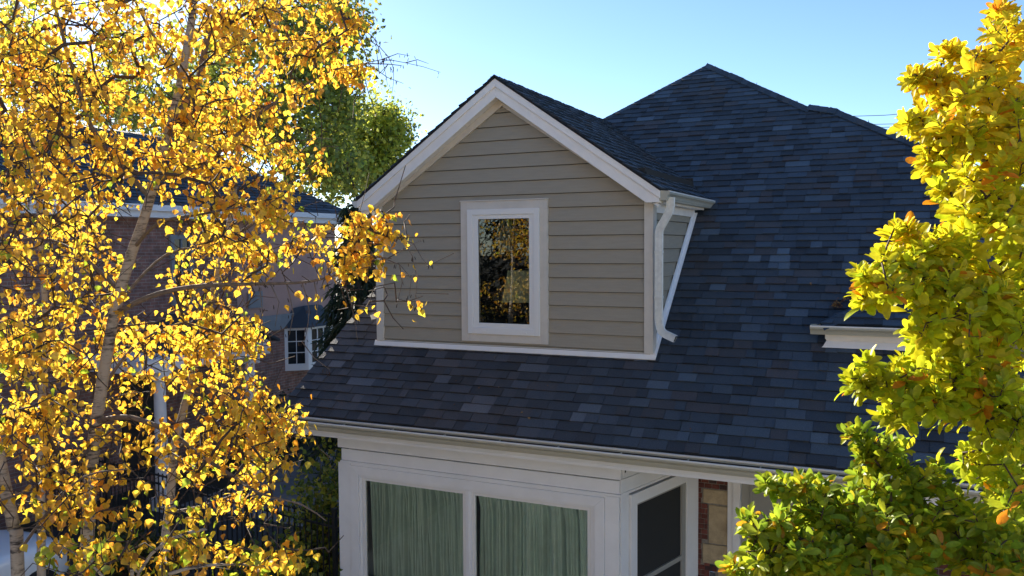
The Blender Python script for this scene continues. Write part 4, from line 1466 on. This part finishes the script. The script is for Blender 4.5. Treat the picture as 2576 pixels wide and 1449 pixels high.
# dark conifer beside our left rake
def conifer(label, base, h, rad, seed, n=2600, z0=.6, dk=1.0):
    rg = np.random.RandomState(seed)
    base = np.array(base, float)
    root = empty('conifer_tree', tuple(base)); tag(root, label, 'tree')
    mb = MB(); mb.tube([(0, 0, 0), (0.05, 0, h * .5), (0, .03, h)], [.16, .09, .015], 8); mb.build('trunk', M['limb'], root, smooth=True)
    mb = MB(); P = []; Y = []; ND = []
    nb_ = 150
    for i in range(nb_):
        t = (i + rg.rand()) / nb_
        z = z0 + t * (h - z0); a = rg.uniform(0, 2 * math.pi)
        L = rad * (1 - t) ** .75 * rg.uniform(.7, 1.15) + .15
        dv = np.array([math.cos(a), math.sin(a), 0])
        pts = [np.array([0, 0, z]) + dv * L * s + np.array([0, 0, L * (.15 * s - .55 * s * s)]) for s in (0, .35, .7, 1)]
        mb.tube(pts, [.02, .014, .009, .004], 4, cap=False)
        m = int(n / nb_ * (.4 + L / rad))
        for _ in range(m):
            s = rg.uniform(.12, 1.02) ** .8
            p = np.array([0, 0, z]) + dv * L * s + np.array([0, 0, L * (.15 * s - .55 * s * s)])
            p = p + rg.normal(size=3) * .07 + np.array([-dv[1], dv[0], 0]) * rg.normal() * .16 * L
            P.append(p); Y.append(dv * .5 + rg.normal(size=3) * .35 + np.array([0, 0, -.75])); ND.append(rg.normal(size=3))
    mb.build('branches', M['twig'], root)
    P, Y, ND = map(np.array, (P, Y, ND)); k = len(P)
    pal = np.array([(.030, .045, .022), (.045, .06, .03), (.022, .035, .02), (.06, .07, .03)]) * dk
    v = np.array([(0, 0, 0), (.09, .3, 0), (.05, .7, .02), (0, 1, 0), (-.05, .7, .02), (-.09, .3, 0)]); f = [(0, 1, 2, 3), (0, 3, 4, 5)]
    leaves_mesh('crown', P, Y, ND, rg.uniform(.18, .34, k), pal[rg.randint(0, 4, k)] * rg.uniform(.7, 1.3, (k, 1)), (v, f), M['fleaf'], root)
    return root


b0 = at(905, 1100, 19.5); b0[2] = 0
conifer('dark drooping conifer between the brick house and the left rake of the dark roof', b0, 6.3, 1.05, 201, n=8000, dk=1.7)
b0 = at(-60, 1100, 17); b0[2] = 0
conifer('dark conifer at the far left edge behind the birches', (-13.9, 6.2, 0), 6.0, 1.4, 202, n=5000)


def shrub(label, base, rx, ry, h, n, size, pal, seed, name='shrub', cat='shrub', group=None, mleaf='fleaf'):
    rg = np.random.RandomState(seed)
    base = np.array(base, float)
    root = empty(name, tuple(base)); tag(root, label, cat, group)
    mb = MB(); att = []
    for i in range(40):
        a = rg.uniform(0, 6.28); r = math.sqrt(rg.rand())
        tip = np.array([rx * r * math.cos(a), ry * r * math.sin(a), h * rg.uniform(.35, 1) * (1 - .35 * r)])
        mid = tip * .5 + np.array([0, 0, h * .08])
        mb.tube([(0, 0, 0), mid, tip], [.018, .01, .004], 4, cap=False); att.append(mid); att.append(tip); att.append(tip * .8)
    mb.build('stems', M['twig'], root)
    att = np.array(att)
    P = att[rg.randint(0, len(att), n)] + rg.normal(size=(n, 3)) * np.array([rx, ry, h]) * .16
    P[:, 2] = np.abs(P[:, 2])
    pal = np.array(pal)
    leaves_mesh('crown', P, rg.normal(size=(n, 3)) + np.array([0, 0, -.3]), rg.normal(size=(n, 3)) + np.array([0, 0, .6]), rg.uniform(size * .6, size * 1.3, n),
                pal[rg.randint(0, len(pal), n)] * rg.uniform(.75, 1.2, (n, 1)), leaf_verts_birch(), M[mleaf], root)
    return root


b0 = at(705, 1100, 21.5); b0[2] = 0
shrub('low dark green shrub below the neighbouring bay window', b0, 1.1, 1.3, 1.5, 3500, .07, [(.03, .045, .02), (.045, .06, .025)], 301)
b0 = at(810, 1300, 12.3); b0[2] = 0
shrub('yellow green leafy shrub beside the left corner of the bay', b0, .55, .6, 2.5, 3000, .075, [(.35, .36, .04), (.20, .26, .04), (.5, .42, .05), (.12, .16, .03)], 302)
b0 = at(740, 1400, 12.0); b0[2] = 0
shrub('low green shrub in front of the iron fence', b0 + (0, -.6, 0), .8, .5, 1.25, 2200, .07, [(.10, .15, .03), (.07, .10, .03), (.25, .26, .04)], 303)
b0 = at(330, 1400, 12.8); b0[2] = 0
shrub('dark leafy shrub under the birches near the white car', b0, 1.0, .6, 1.0, 2200, .07, [(.05, .07, .02), (.08, .09, .025)], 304)

# ================================================================== BIRCHES
ypts = [(215, 1640, 6.1), (215, 1449, 6.0), (232, 1150), (250, 1010), (262, 930), (290, 780), (330, 640), (365, 540), (415, 360), (445, 250), (470, 120), (488, 0), (500, -200), (505, -420)]


def dd(l, d): return [at(p[0], p[1], (p[2] if len(p) > 2 else d)) for p in l]


def gnd(px, py, d):
    p = at(px, py, d); return np.array([p[0] - .05, p[1], 0.0])


t1 = [gnd(215, 1640, 6.1)] + dd(ypts, 6.0)
paths1 = [(t1, .066, .020, None),
          (dd([(250, 1010, 6.0), (205, 915, 5.9), (130, 840, 5.75), (60, 775, 5.6), (0, 735, 5.5), (-120, 650, 5.4)], 5.8), .034, .014, 0),
          (dd([(425, 340, 6.0), (450, 290, 6.0), (500, 200, 6.1), (520, 100, 6.2), (560, -20, 6.3), (640, -200, 6.4)], 6), .030, .012, 0),
          (dd([(242, 1060, 6.0), (330, 1050, 5.8), (430, 1090, 5.7), (510, 1150, 5.6), (590, 1200, 5.5), (650, 1240, 5.5), (760, 1270, 5.5), (820, 1310, 5.5)], 5.8), .022, .004, 0),
          (dd([(292, 790, 6.0), (340, 762, 5.95), (400, 738, 5.9), (480, 722, 5.85), (560, 716, 5.8), (700, 713, 5.75), (780, 708, 5.7), (860, 686, 5.7), (920, 645, 5.7), (985, 650, 5.7)], 5.8), .021, .004, 0),
          (dd([(408, 450, 6.0), (470, 430, 6.1), (520, 410, 6.2), (590, 345, 6.3), (660, 280, 6.4), (740, 230, 6.5), (830, 180, 6.6), (930, 160, 6.7), (1010, 165, 6.8)], 6), .02, .003, 0),
          (dd([(380, 500, 6.0), (290, 400, 5.9), (230, 320, 5.8), (190, 200, 5.7), (150, 60, 5.6), (120, -80, 5.5)], 6), .02, .008, 0),
          (dd([(255, 980, 6.0), (330, 880, 6.3), (420, 830, 6.5), (520, 880, 6.6), (600, 960, 6.7)], 6), .014, .004, 0),
          (dd([(300, 730, 6.0), (200, 640, 6.3), (110, 600, 6.5), (0, 610, 6.6)], 6), .016, .006, 0),
          (dd([(340, 620, 6.0), (400, 560, 5.7), (500, 540, 5.5), (600, 520, 5.4), (690, 500, 5.3)], 6), .014, .004, 0),
          (dd([(300, 760, 6.0), (420, 640, 6.2), (560, 620, 6.4), (680, 640, 6.5), (790, 600, 6.6)], 6), .013, .003, 0),
          (dd([(238, 1120, 6.0), (160, 1180, 5.6), (80, 1230, 5.4), (0, 1260, 5.2)], 6), .016, .006, 0),
          (dd([(458, 190, 6.0), (380, 80, 6.2), (320, -40, 6.3)], 6), .014, .006, 0)]
spec1 = [(450, 60, 260, 150, 6.1, .9, 150), (700, 60, 190, 110, 6.4, .7, 115), (150, 120, 190, 170, 5.9, .9, 110), (330, 330, 260, 150, 6.0, .9, 150), (120, 430, 160, 160, 6.0, .9, 85),
         (560, 400, 190, 140, 6.2, .8, 110), (650, 240, 150, 90, 6.3, .6, 60), (870, 185, 60, 22, 6.6, .2, 26), (830, 60, 70, 90, 6.5, .4, 40),
         (700, 520, 60, 70, 5.4, .3, 26), (560, 560, 140, 70, 5.6, .6, 44), (640, 650, 120, 60, 6.3, .5, 34), (790, 610, 50, 60, 6.3, .3, 16),
         (905, 590, 45, 60, 5.7, .15, 34), (965, 580, 25, 50, 5.7, .12, 14), (870, 660, 50, 35, 5.7, .2, 18), (945, 670, 35, 20, 5.7, .12, 7), (925, 770, 22, 12, 5.7, .05, 3), (785, 750, 10, 8, 5.7, .05, 1),
         (1020, 600, 8, 8, 5.7, .05, 1), (1075, 670, 10, 10, 5.65, .05, 1), (1042, 692, 6, 8, 5.65, .04, 1), (1040, 768, 14, 8, 5.65, .05, 2),
         (560, 850, 110, 80, 6.5, .5, 60), (410, 880, 120, 110, 6.3, .7, 44), (180, 700, 170, 120, 6.2, .8, 70), (90, 950, 120, 150, 5.6, .7, 62), (250, 1150, 170, 100, 5.8, .7, 50),
         (640, 1060, 110, 90, 5.8, .5, 64), (690, 1150, 80, 70, 5.5, .4, 26), (480, 1120, 120, 90, 5.8, .6, 44), (120, 1250, 150, 110, 5.4, .5, 44)]
tw = [[(940, 640, 5.7), (975, 600), (1010, 595), (1038, 645), (1050, 700), (1042, 768)], [(960, 648, 5.7), (1005, 665), (1035, 700), (1030, 745)], [(975, 650, 5.7), (1020, 625), (1060, 604)],
      [(1005, 665, 5.7), (1012, 710), (1002, 752)], [(1000, 600, 5.7), (1040, 612), (1062, 650), (1078, 668)],
      [(900, 165, 6.6), (960, 150), (1020, 158), (1065, 168), (1108, 182)], [(905, 90, 6.6), (955, 118), (990, 170), (986, 236)], [(930, 163, 6.6), (975, 195), (1015, 210)], [(900, 60, 6.6), (940, 95), (962, 150), (975, 215)],
      [(960, 150, 6.6), (1000, 135), (1030, 140)], [(1020, 158, 6.6), (1050, 150), (1078, 160)],
      [(680, 713, 5.75), (702, 760), (692, 822)], [(760, 711, 5.75), (778, 780), (768, 852)], [(600, 716, 5.8), (618, 770), (610, 835)], [(720, 712, 5.75), (738, 790), (728, 842)],
      [(830, 695, 5.7), (872, 730), (892, 805), (900, 860)], [(650, 714, 5.75), (660, 780), (650, 850)], [(790, 706, 5.7), (800, 760), (795, 810)], [(540, 718, 5.8), (560, 770), (555, 820)],
      [(760, 860, 5.8), (790, 900), (830, 930)], [(620, 600, 6.2), (700, 570), (760, 520), (840, 500)], [(640, 640, 6.2), (730, 610), (820, 560), (850, 545)]]
for q in tw:
    d0 = q[0][2]
    paths1.append((dd([(a[0], a[1], d0 - .02 * k_) for k_, a in enumerate(q)], d0), .0042, .0016, 0))
birch('slender birch with pale forked trunk, its long bough reaching across to the dormer corner', paths1, spec1, 501, dens=6.0, cats=190)

t2 = [gnd(405, 1640, 7.6)] + dd([(412, 1449), (428, 1260), (440, 1120), (470, 1000), (515, 820), (545, 700), (578, 560), (590, 470), (600, 380), (640, 220), (690, 80), (720, -80)], 7.5)
paths2 = [(t2, .052, .015, None),
          (dd([(580, 550, 7.5), (545, 480, 7.4), (520, 400, 7.3), (480, 300, 7.2)], 7.5), .02, .008, 0),
          (dd([(575, 600, 7.5), (640, 560, 7.5), (720, 470, 7.5), (800, 420, 7.5)], 7.5), .016, .004, 0),
          (dd([(440, 1130, 7.5), (540, 1080, 7.3), (650, 1040, 7.1), (720, 1040, 7.0)], 7.5), .016, .004, 0),
          (dd([(425, 1290, 7.5), (520, 1270, 7.2), (620, 1230, 7.0), (700, 1180, 6.9)], 7.5), .016, .004, 0),
          (dd([(480, 960, 7.5), (390, 880, 7.5), (300, 830, 7.4)], 7.5), .014, .004, 0)]
spec2 = [(600, 330, 160, 170, 7.4, .6, 65), (760, 380, 80, 90, 7.4, .4, 22), (600, 840, 60, 90, 7.4, .4, 40), (560, 980, 110, 80, 7.3, .5, 55), (690, 1090, 80, 90, 6.9, .4, 60),
         (570, 1180, 130, 100, 7.1, .5, 60), (640, 1290, 90, 60, 6.9, .3, 26), (500, 700, 110, 100, 7.4, .5, 30), (330, 860, 90, 90, 7.4, .4, 26)]
birch('second birch with leaning grey trunk in front of the neighbouring porch column', paths2, spec2, 502, dens=6, size=(.045, .07))

t3 = [gnd(50, 1640, 5.4)] + dd([(45, 1449), (35, 1330), (12, 1220), (-8, 1120), (-60, 900), (-120, 600), (-160, 200)], 5.4)
paths3 = [(t3, .056, .024, None), (dd([(40, 1400, 5.4), (120, 1290, 5.2), (210, 1200, 5.1), (320, 1180, 5.0)], 5), .012, .004, 0),
          (dd([(-8, 1120, 5.4), (60, 1000, 5.2), (120, 900, 5.1)], 5), .018, .006, 0), (dd([(-60, 900, 5.4), (30, 800, 5.2), (90, 690, 5.1)], 5), .014, .004, 0)]
spec3 = [(60, 1060, 110, 110, 5.2, .4, 38), (220, 1250, 110, 60, 5.1, .3, 20), (60, 860, 90, 90, 5.1, .4, 24), (20, 640, 60, 110, 5.2, .4, 20), (20, 330, 70, 160, 5.3, .4, 30), (60, 120, 90, 120, 5.3, .4, 26)]
birch('birch with thick leaning trunk cut by the left edge, low in the picture', paths3, spec3, 503, dens=6, size=(.045, .072), orange=.18)

t4 = [gnd(100, 1640, 7.2)] + dd([(104, 1449), (103, 1250), (106, 1000), (116, 850), (105, 640), (90, 420), (60, 200), (40, -50)], 7.1)
paths4 = [(t4, .045, .014, None), (dd([(106, 1000, 7.1), (170, 930, 7.0), (240, 880, 6.9)], 7), .016, .005, 0), (dd([(105, 640, 7.1), (180, 540, 7.2), (260, 500, 7.2)], 7), .014, .005, 0)]
spec4 = [(150, 830, 150, 130, 7.0, .5, 50), (200, 540, 160, 140, 7.1, .6, 60), (60, 300, 110, 180, 7.1, .5, 50), (260, 1000, 130, 90, 7.0, .4, 36), (200, 250, 140, 130, 7.1, .5, 40)]
birch('thin upright birch trunk standing in front of the white car', paths4, spec4, 504, dens=6, size=(.045, .07))

# low saplings: greener leaves at the bottom of the picture
t5 = [gnd(330, 1700, 4.9)] + dd([(330, 1560), (350, 1440), (420, 1360), (520, 1330)], 4.8)
paths5 = [(t5, .03, .008, None), (dd([(330, 1540, 4.8), (240, 1430, 4.8), (150, 1370, 4.8)], 4.8), .014, .004, 0), (dd([(340, 1480, 4.8), (470, 1430, 4.9), (600, 1420, 5.0), (700, 1430, 5)], 4.8), .014, .004, 0)]
spec5 = [(220, 1400, 140, 60, 4.8, .4, 44), (420, 1370, 120, 70, 4.9, .4, 38), (610, 1400, 110, 50, 5.0, .3, 30), (400, 1250, 90, 70, 5.0, .3, 14), (720, 1400, 60, 60, 5.1, .3, 18), (500, 1280, 70, 50, 5.1, .3, 10)]
birch('low birch sapling with greener yellow leaves along the bottom edge', paths5, spec5, 505, dens=6, size=(.045, .072), green=.28, orange=.08)

# birch and dark conifers added out of frame so the glass reflects trees, not sky
t6 = [np.array([-8.6, 2.0, 0]), np.array([-8.5, 2.1, 2]), np.array([-8.4, 2.0, 4.5]), np.array([-8.2, 2.2, 7])]
rg6 = np.random.RandomState(9)


def wspec(n, c, r, rg):
    q = rg.normal(size=(n, 3)); q /= np.linalg.norm(q, axis=1, keepdims=True); return np.array(c) + q * (rg.rand(n, 1) ** .4) * np.array(r)


def birch_world(label, trunk, pts, seed):
    rg = np.random.RandomState(seed); sk = Skel(); sk.path(trunk, .09, .02, step=.2)
    tips = sk.grow(pts, rg, droop=.1)
    root = empty('birch_tree', tuple(trunk[0])); tag(root, label, 'tree')
    m1, m2 = MB(), MB(); sk.mesh(m1, m2)
    off = -np.array(trunk[0])
    for m_ in (m1, m2): m_.v = [tuple(np.array(v) + off) for v in m_.v]
    m1.build('trunk', M['bark'], root, smooth=True); m2.build('branches', M['twig'], root)
    P = np.concatenate([np.array([sk.p[t]]) + rg.normal(size=(6, 3)) * .09 for t in tips]); n = len(P)
    leaves_mesh('crown', P + off, rg.normal(size=(n, 3)) * .4 + np.array([0, 0, -1]), rg.normal(size=(n, 3)), rg.uniform(.05, .075, n), birch_colors(n, rg), leaf_verts_birch(), M['leaf'], root)


birch_world('birch reflected in the dormer window glass', t6, np.concatenate([wspec(95, (-8.4, 2.0, 6.0), (1.3, 1.2, 1.2), rg6), wspec(55, (-7.6, 3.2, 5.3), (.7, .8, .6), rg6), wspec(60, (-8.6, 2, 3.9), (1, 1, .6), rg6)]), 506)
for i, (x, y, h) in enumerate(((-13.5, -3.0, 9.5), (-11.0, -5.5, 10.5), (-16.0, .5, 9.0), (-8.2, -7.5, 10))):
    o = conifer(['tall dark conifer nearest the driveway edge', 'tallest dark conifer behind the camera side', 'dark conifer beside the brick house corner', 'dark conifer behind the viewpoint'][i], (x, y, 0), h, 3.2, 210 + i, n=15000, dk=.4)

# ================================================================== MAGNOLIAS (right)
def magnolia(label, paths, specs, seed, grad, dens=7, size=(.075, .125), group=None):
    rg = np.random.RandomState(seed)
    sk = Skel()
    for (pts, r0, r1, par) in paths:
        pp = sk.nearest(np.array(pts[0])) if par is not None else None
        sk.path(pts, r0, r1, par=pp)
    att = blobs([q[:6] + (int(q[6] * 1.4),) for q in specs], rg)
    tips = sk.grow(att, rg, droop=-.12, rbase=.0026, bend=.08)
    rl = np.array(sk.p[0]).copy(); rl[2] = 0
    root = empty('magnolia_tree', tuple(rl)); tag(root, label, 'tree', group)
    m1, m2 = MB(), MB(); sk.mesh(m1, m2)
    for m_ in (m1, m2): m_.v = [tuple(np.array(v) - rl) for v in m_.v]
    m1.build('trunk', M['greybark'], root, smooth=True); m2.build('branches', M['twig'], root, smooth=True)
    P = []; Y = []; ND = []; C = []; S = []
    for t in tips:
        a = np.array(sk.p[t]); b = np.array(sk.p[sk.par[t]]); d = a - b; d /= np.linalg.norm(d) + 1e-9
        d = d * .6 + np.array([-.15, -.2, .6]); d /= np.linalg.norm(d)
        ref = np.cross(d, rg.normal(size=3)); ref /= np.linalg.norm(ref); ref2 = np.cross(d, ref)
        k = max(3, rg.poisson(dens * 1.0)); ph = rg.uniform(0, 6.28)
        base = grad(a, rg)
        for i in range(k):
            if rg.rand() < .5: base = grad(a, rg)
            an = ph + i * 2.4
            rad_ = ref * math.cos(an) + ref2 * math.sin(an)
            ti = i / k
            y = rad_ * (.55 + .6 * (1 - ti)) + d * (.25 + .9 * ti) + rg.normal(size=3) * .15
            P.append(a - d * .07 * (1 - ti)); Y.append(y); ND.append(d + rg.normal(size=3) * .25)
            C.append(base * rg.uniform(.75, 1.15) * np.array([rg.uniform(.85, 1.2), 1, 1])); S.append(rg.uniform(size[0] * .8, size[1]) * 1.0 * (1 - .3 * ti))
    P, Y, ND, C, S = map(np.array, (P, Y, ND, C, S))
    leaves_mesh('crown', P - rl, Y, ND, S, np.clip(C, 0, .9), leaf_verts_magnolia(), M['mleaf'], root, curl=rg.uniform(-.35, .1, len(P)))
    return root


def grad_up(p, rg):
    z = p[2]
    t = (z - 4.7) / 2.2 + rg.normal() * .2
    u = rg.rand()
    if u < .03: return np.array([.78, .30, .02])
    if t > .7: return np.array([.84, .60, .025])
    if t > .25: return np.array([.74, .66, .025])
    if t > -.2: return np.array([.58, .60, .02])
    return np.array([.40, .48, .025])


def grad_lo(p, rg):
    u = rg.rand()
    if u < .04: return np.array([.60, .30, .02])
    if u < .35: return np.array([.48, .50, .025])
    return np.array([.28, .39, .03])


tm = [gnd(2760, 2100, 4.7)] + dd([(2760, 1700), (2740, 1300), (2700, 900), (2680, 500), (2660, 100)], 4.6)
pm = [(tm, .07, .02, None),
      (dd([(2740, 1300, 4.6), (2600, 1150, 4.4), (2450, 1020, 4.3), (2300, 970, 4.2), (2180, 965, 4.2)], 4.6), .022, .005, 0),
      (dd([(2710, 1000, 4.6), (2560, 880, 4.4), (2400, 760, 4.3), (2260, 700, 4.2)], 4.6), .022, .005, 0),
      (dd([(2700, 860, 4.6), (2590, 720, 4.5), (2480, 590, 4.5), (2390, 500, 4.5)], 4.6), .02, .005, 0),
      (dd([(2690, 620, 4.6), (2560, 470, 4.6), (2440, 380, 4.6), (2340, 300, 4.6)], 4.6), .02, .005, 0),
      (dd([(2680, 420, 4.6), (2560, 320, 4.7), (2440, 230, 4.7), (2360, 180, 4.7)], 4.6), .018, .005, 0),
      (dd([(2670, 250, 4.6), (2600, 130, 4.7), (2530, 60, 4.8)], 4.6), .016, .005, 0)]
sm_ = [(2300, 192, 26, 10, 4.7, .08, 7), (2385, 128, 34, 16, 4.7, .1, 8), (2298, 300, 26, 14, 4.6, .1, 7), (2330, 400, 26, 14, 4.6, .1, 6), (2262, 580, 46, 14, 4.4, .1, 9), (2180, 690, 30, 12, 4.3, .1, 8),
       (2170, 745, 26, 12, 4.3, .1, 6), (2150, 950, 30, 12, 4.2, .1, 8), (2185, 905, 22, 12, 4.2, .1, 4), (2240, 1040, 30, 16, 4.3, .1, 7), (2370, 480, 30, 14, 4.5, .1, 6), (2520, 20, 30, 16, 4.8, .1, 6),
       (2530, 90, 60, 60, 4.7, .4, 22), (2480, 180, 90, 60, 4.7, .4, 36), (2350, 205, 50, 22, 4.7, .15, 14), (2420, 290, 110, 70, 4.6, .4, 52), (2480, 400, 110, 90, 4.6, .45, 62), (2340, 330, 40, 50, 4.6, .2, 10),
       (2480, 530, 90, 60, 4.5, .4, 44), (2560, 620, 70, 120, 4.5, .5, 50), (2560, 330, 70, 120, 4.6, .5, 50), (2400, 610, 110, 50, 4.4, .3, 34), (2290, 650, 90, 40, 4.3, .2, 22),
       (2300, 710, 120, 45, 4.3, .3, 34), (2420, 740, 140, 80, 4.4, .4, 62), (2400, 840, 130, 60, 4.3, .35, 46), (2540, 800, 90, 120, 4.5, .5, 60),
       (2230, 965, 80, 30, 4.2, .15, 16), (2340, 930, 110, 50, 4.3, .3, 36), (2330, 1020, 100, 50, 4.3, .3, 34), (2460, 960, 110, 90, 4.4, .4, 50), (2540, 1040, 80, 120, 4.5, .5, 50),
       (2490, 1150, 90, 70, 4.5, .4, 34), (2560, 1250, 70, 100, 4.5, .5, 30)]
magnolia('tall magnolia with golden yellow leaves filling the right edge against the sky', pm, sm_, 601, grad_up, dens=8)
tl = [gnd(2300, 2300, 4.9)] + dd([(2300, 1800), (2290, 1600), (2270, 1400), (2240, 1250), (2230, 1120)], 4.8)
pl_ = [(tl, .05, .01, None), (dd([(2290, 1600, 4.8), (2150, 1450, 4.6), (2020, 1360, 4.5), (1930, 1310, 4.5)], 4.8), .018, .005, 0), (dd([(2280, 1450, 4.8), (2150, 1330, 4.8), (2030, 1240, 4.8)], 4.8), .016, .005, 0),
       (dd([(2290, 1560, 4.8), (2420, 1430, 4.6), (2530, 1350, 4.5)], 4.8), .018, .005, 0)]
sl = [(1930, 1215, 30, 14, 4.8, .1, 7), (1880, 1300, 26, 14, 4.7, .1, 6), (2150, 1085, 26, 14, 4.9, .1, 6), (1850, 1425, 22, 10, 4.6, .1, 5),
      (2220, 1130, 70, 50, 4.9, .2, 22), (2230, 1220, 90, 60, 4.85, .3, 42), (2030, 1225, 70, 35, 4.8, .2, 24), (2100, 1290, 130, 60, 4.75, .3, 60), (1960, 1330, 80, 50, 4.6, .2, 26), (2250, 1330, 130, 70, 4.7, .35, 66),
      (1930, 1410, 70, 40, 4.6, .2, 26), (2060, 1400, 120, 60, 4.6, .3, 56), (2230, 1420, 120, 60, 4.6, .3, 56), (2330, 1200, 60, 60, 4.9, .3, 20), (2420, 1330, 110, 90, 4.6, .35, 54), (2520, 1410, 80, 70, 4.5, .3, 36),
      (1900, 1450, 50, 20, 4.6, .1, 8)]
magnolia('lower green leaved magnolia at the bottom right in front of the eave', pl_, sl, 602, grad_lo, dens=8, size=(.075, .12))

# ================================================================== POWER LINES (right, beyond the roof)
for i, ((ax_, ay_), (bx_, by_)) in enumerate((((2100, 312), (2420, 252)), ((2150, 332), (2420, 276)), ((2150, 341), (2420, 282)))):
    a = at(ax_, ay_, 34); b = at(bx_, by_, 30)
    a = a + (a - b) * .5; b = b + (b - a) * 1.0
    pts = [a + (b - a) * t + np.array([0, 0, -1.2 * 4 * t * (1 - t)]) + np.array([0, 0, 1.0]) for t in np.linspace(0, 1, 14)]
    mb = MB(); mb.tube(pts, .012, 5)
    tag(mb.build('power_line', M['wire'], None), ['topmost thin overhead wire to the right of the roof', 'middle thin overhead wire to the right of the roof', 'lowest thin overhead wire to the right of the roof'][i], 'wire', 'overhead wires beyond the roof')

# ================================================================== FALLEN LEAVES ON THE ROOF
rg = np.random.RandomState(77)
P = []; S = []
for i in range(26):
    x = rg.uniform(-7.3, 0); y = rg.uniform(9.05, 12)
    if -6.9 < x < -2.5 and y > 9.9: continue
    P.append((x, y, roofz(y) + .022)); S.append(rg.uniform(.02, .04))
for i in range(70):
    t = rg.rand(); x = -.78 + .32 * t + rg.normal() * .02; y = 10.72 + .27 * t + rg.normal() * .02
    P.append((x, y, roofz(y) + .03 + abs(rg.normal()) * .02)); S.append(rg.uniform(.03, .05))
P = np.array(P); n = len(P)
cols = np.array([(.30, .13, .04), (.22, .10, .05), (.45, .25, .08)])[rg.randint(0, 3, n)]
o = leaves_mesh('fallen_leaves', P, rg.normal(size=(n, 3)) * np.array([1, 1, .2]), np.tile(np.array([0, -.6, .77]), (n, 1)), np.array(S), cols, leaf_verts_birch(), M['fleaf'], None)
tag(o, 'brown fallen leaves caught on the dark roof shingles and in the small valley', 'leaves', kind='stuff')
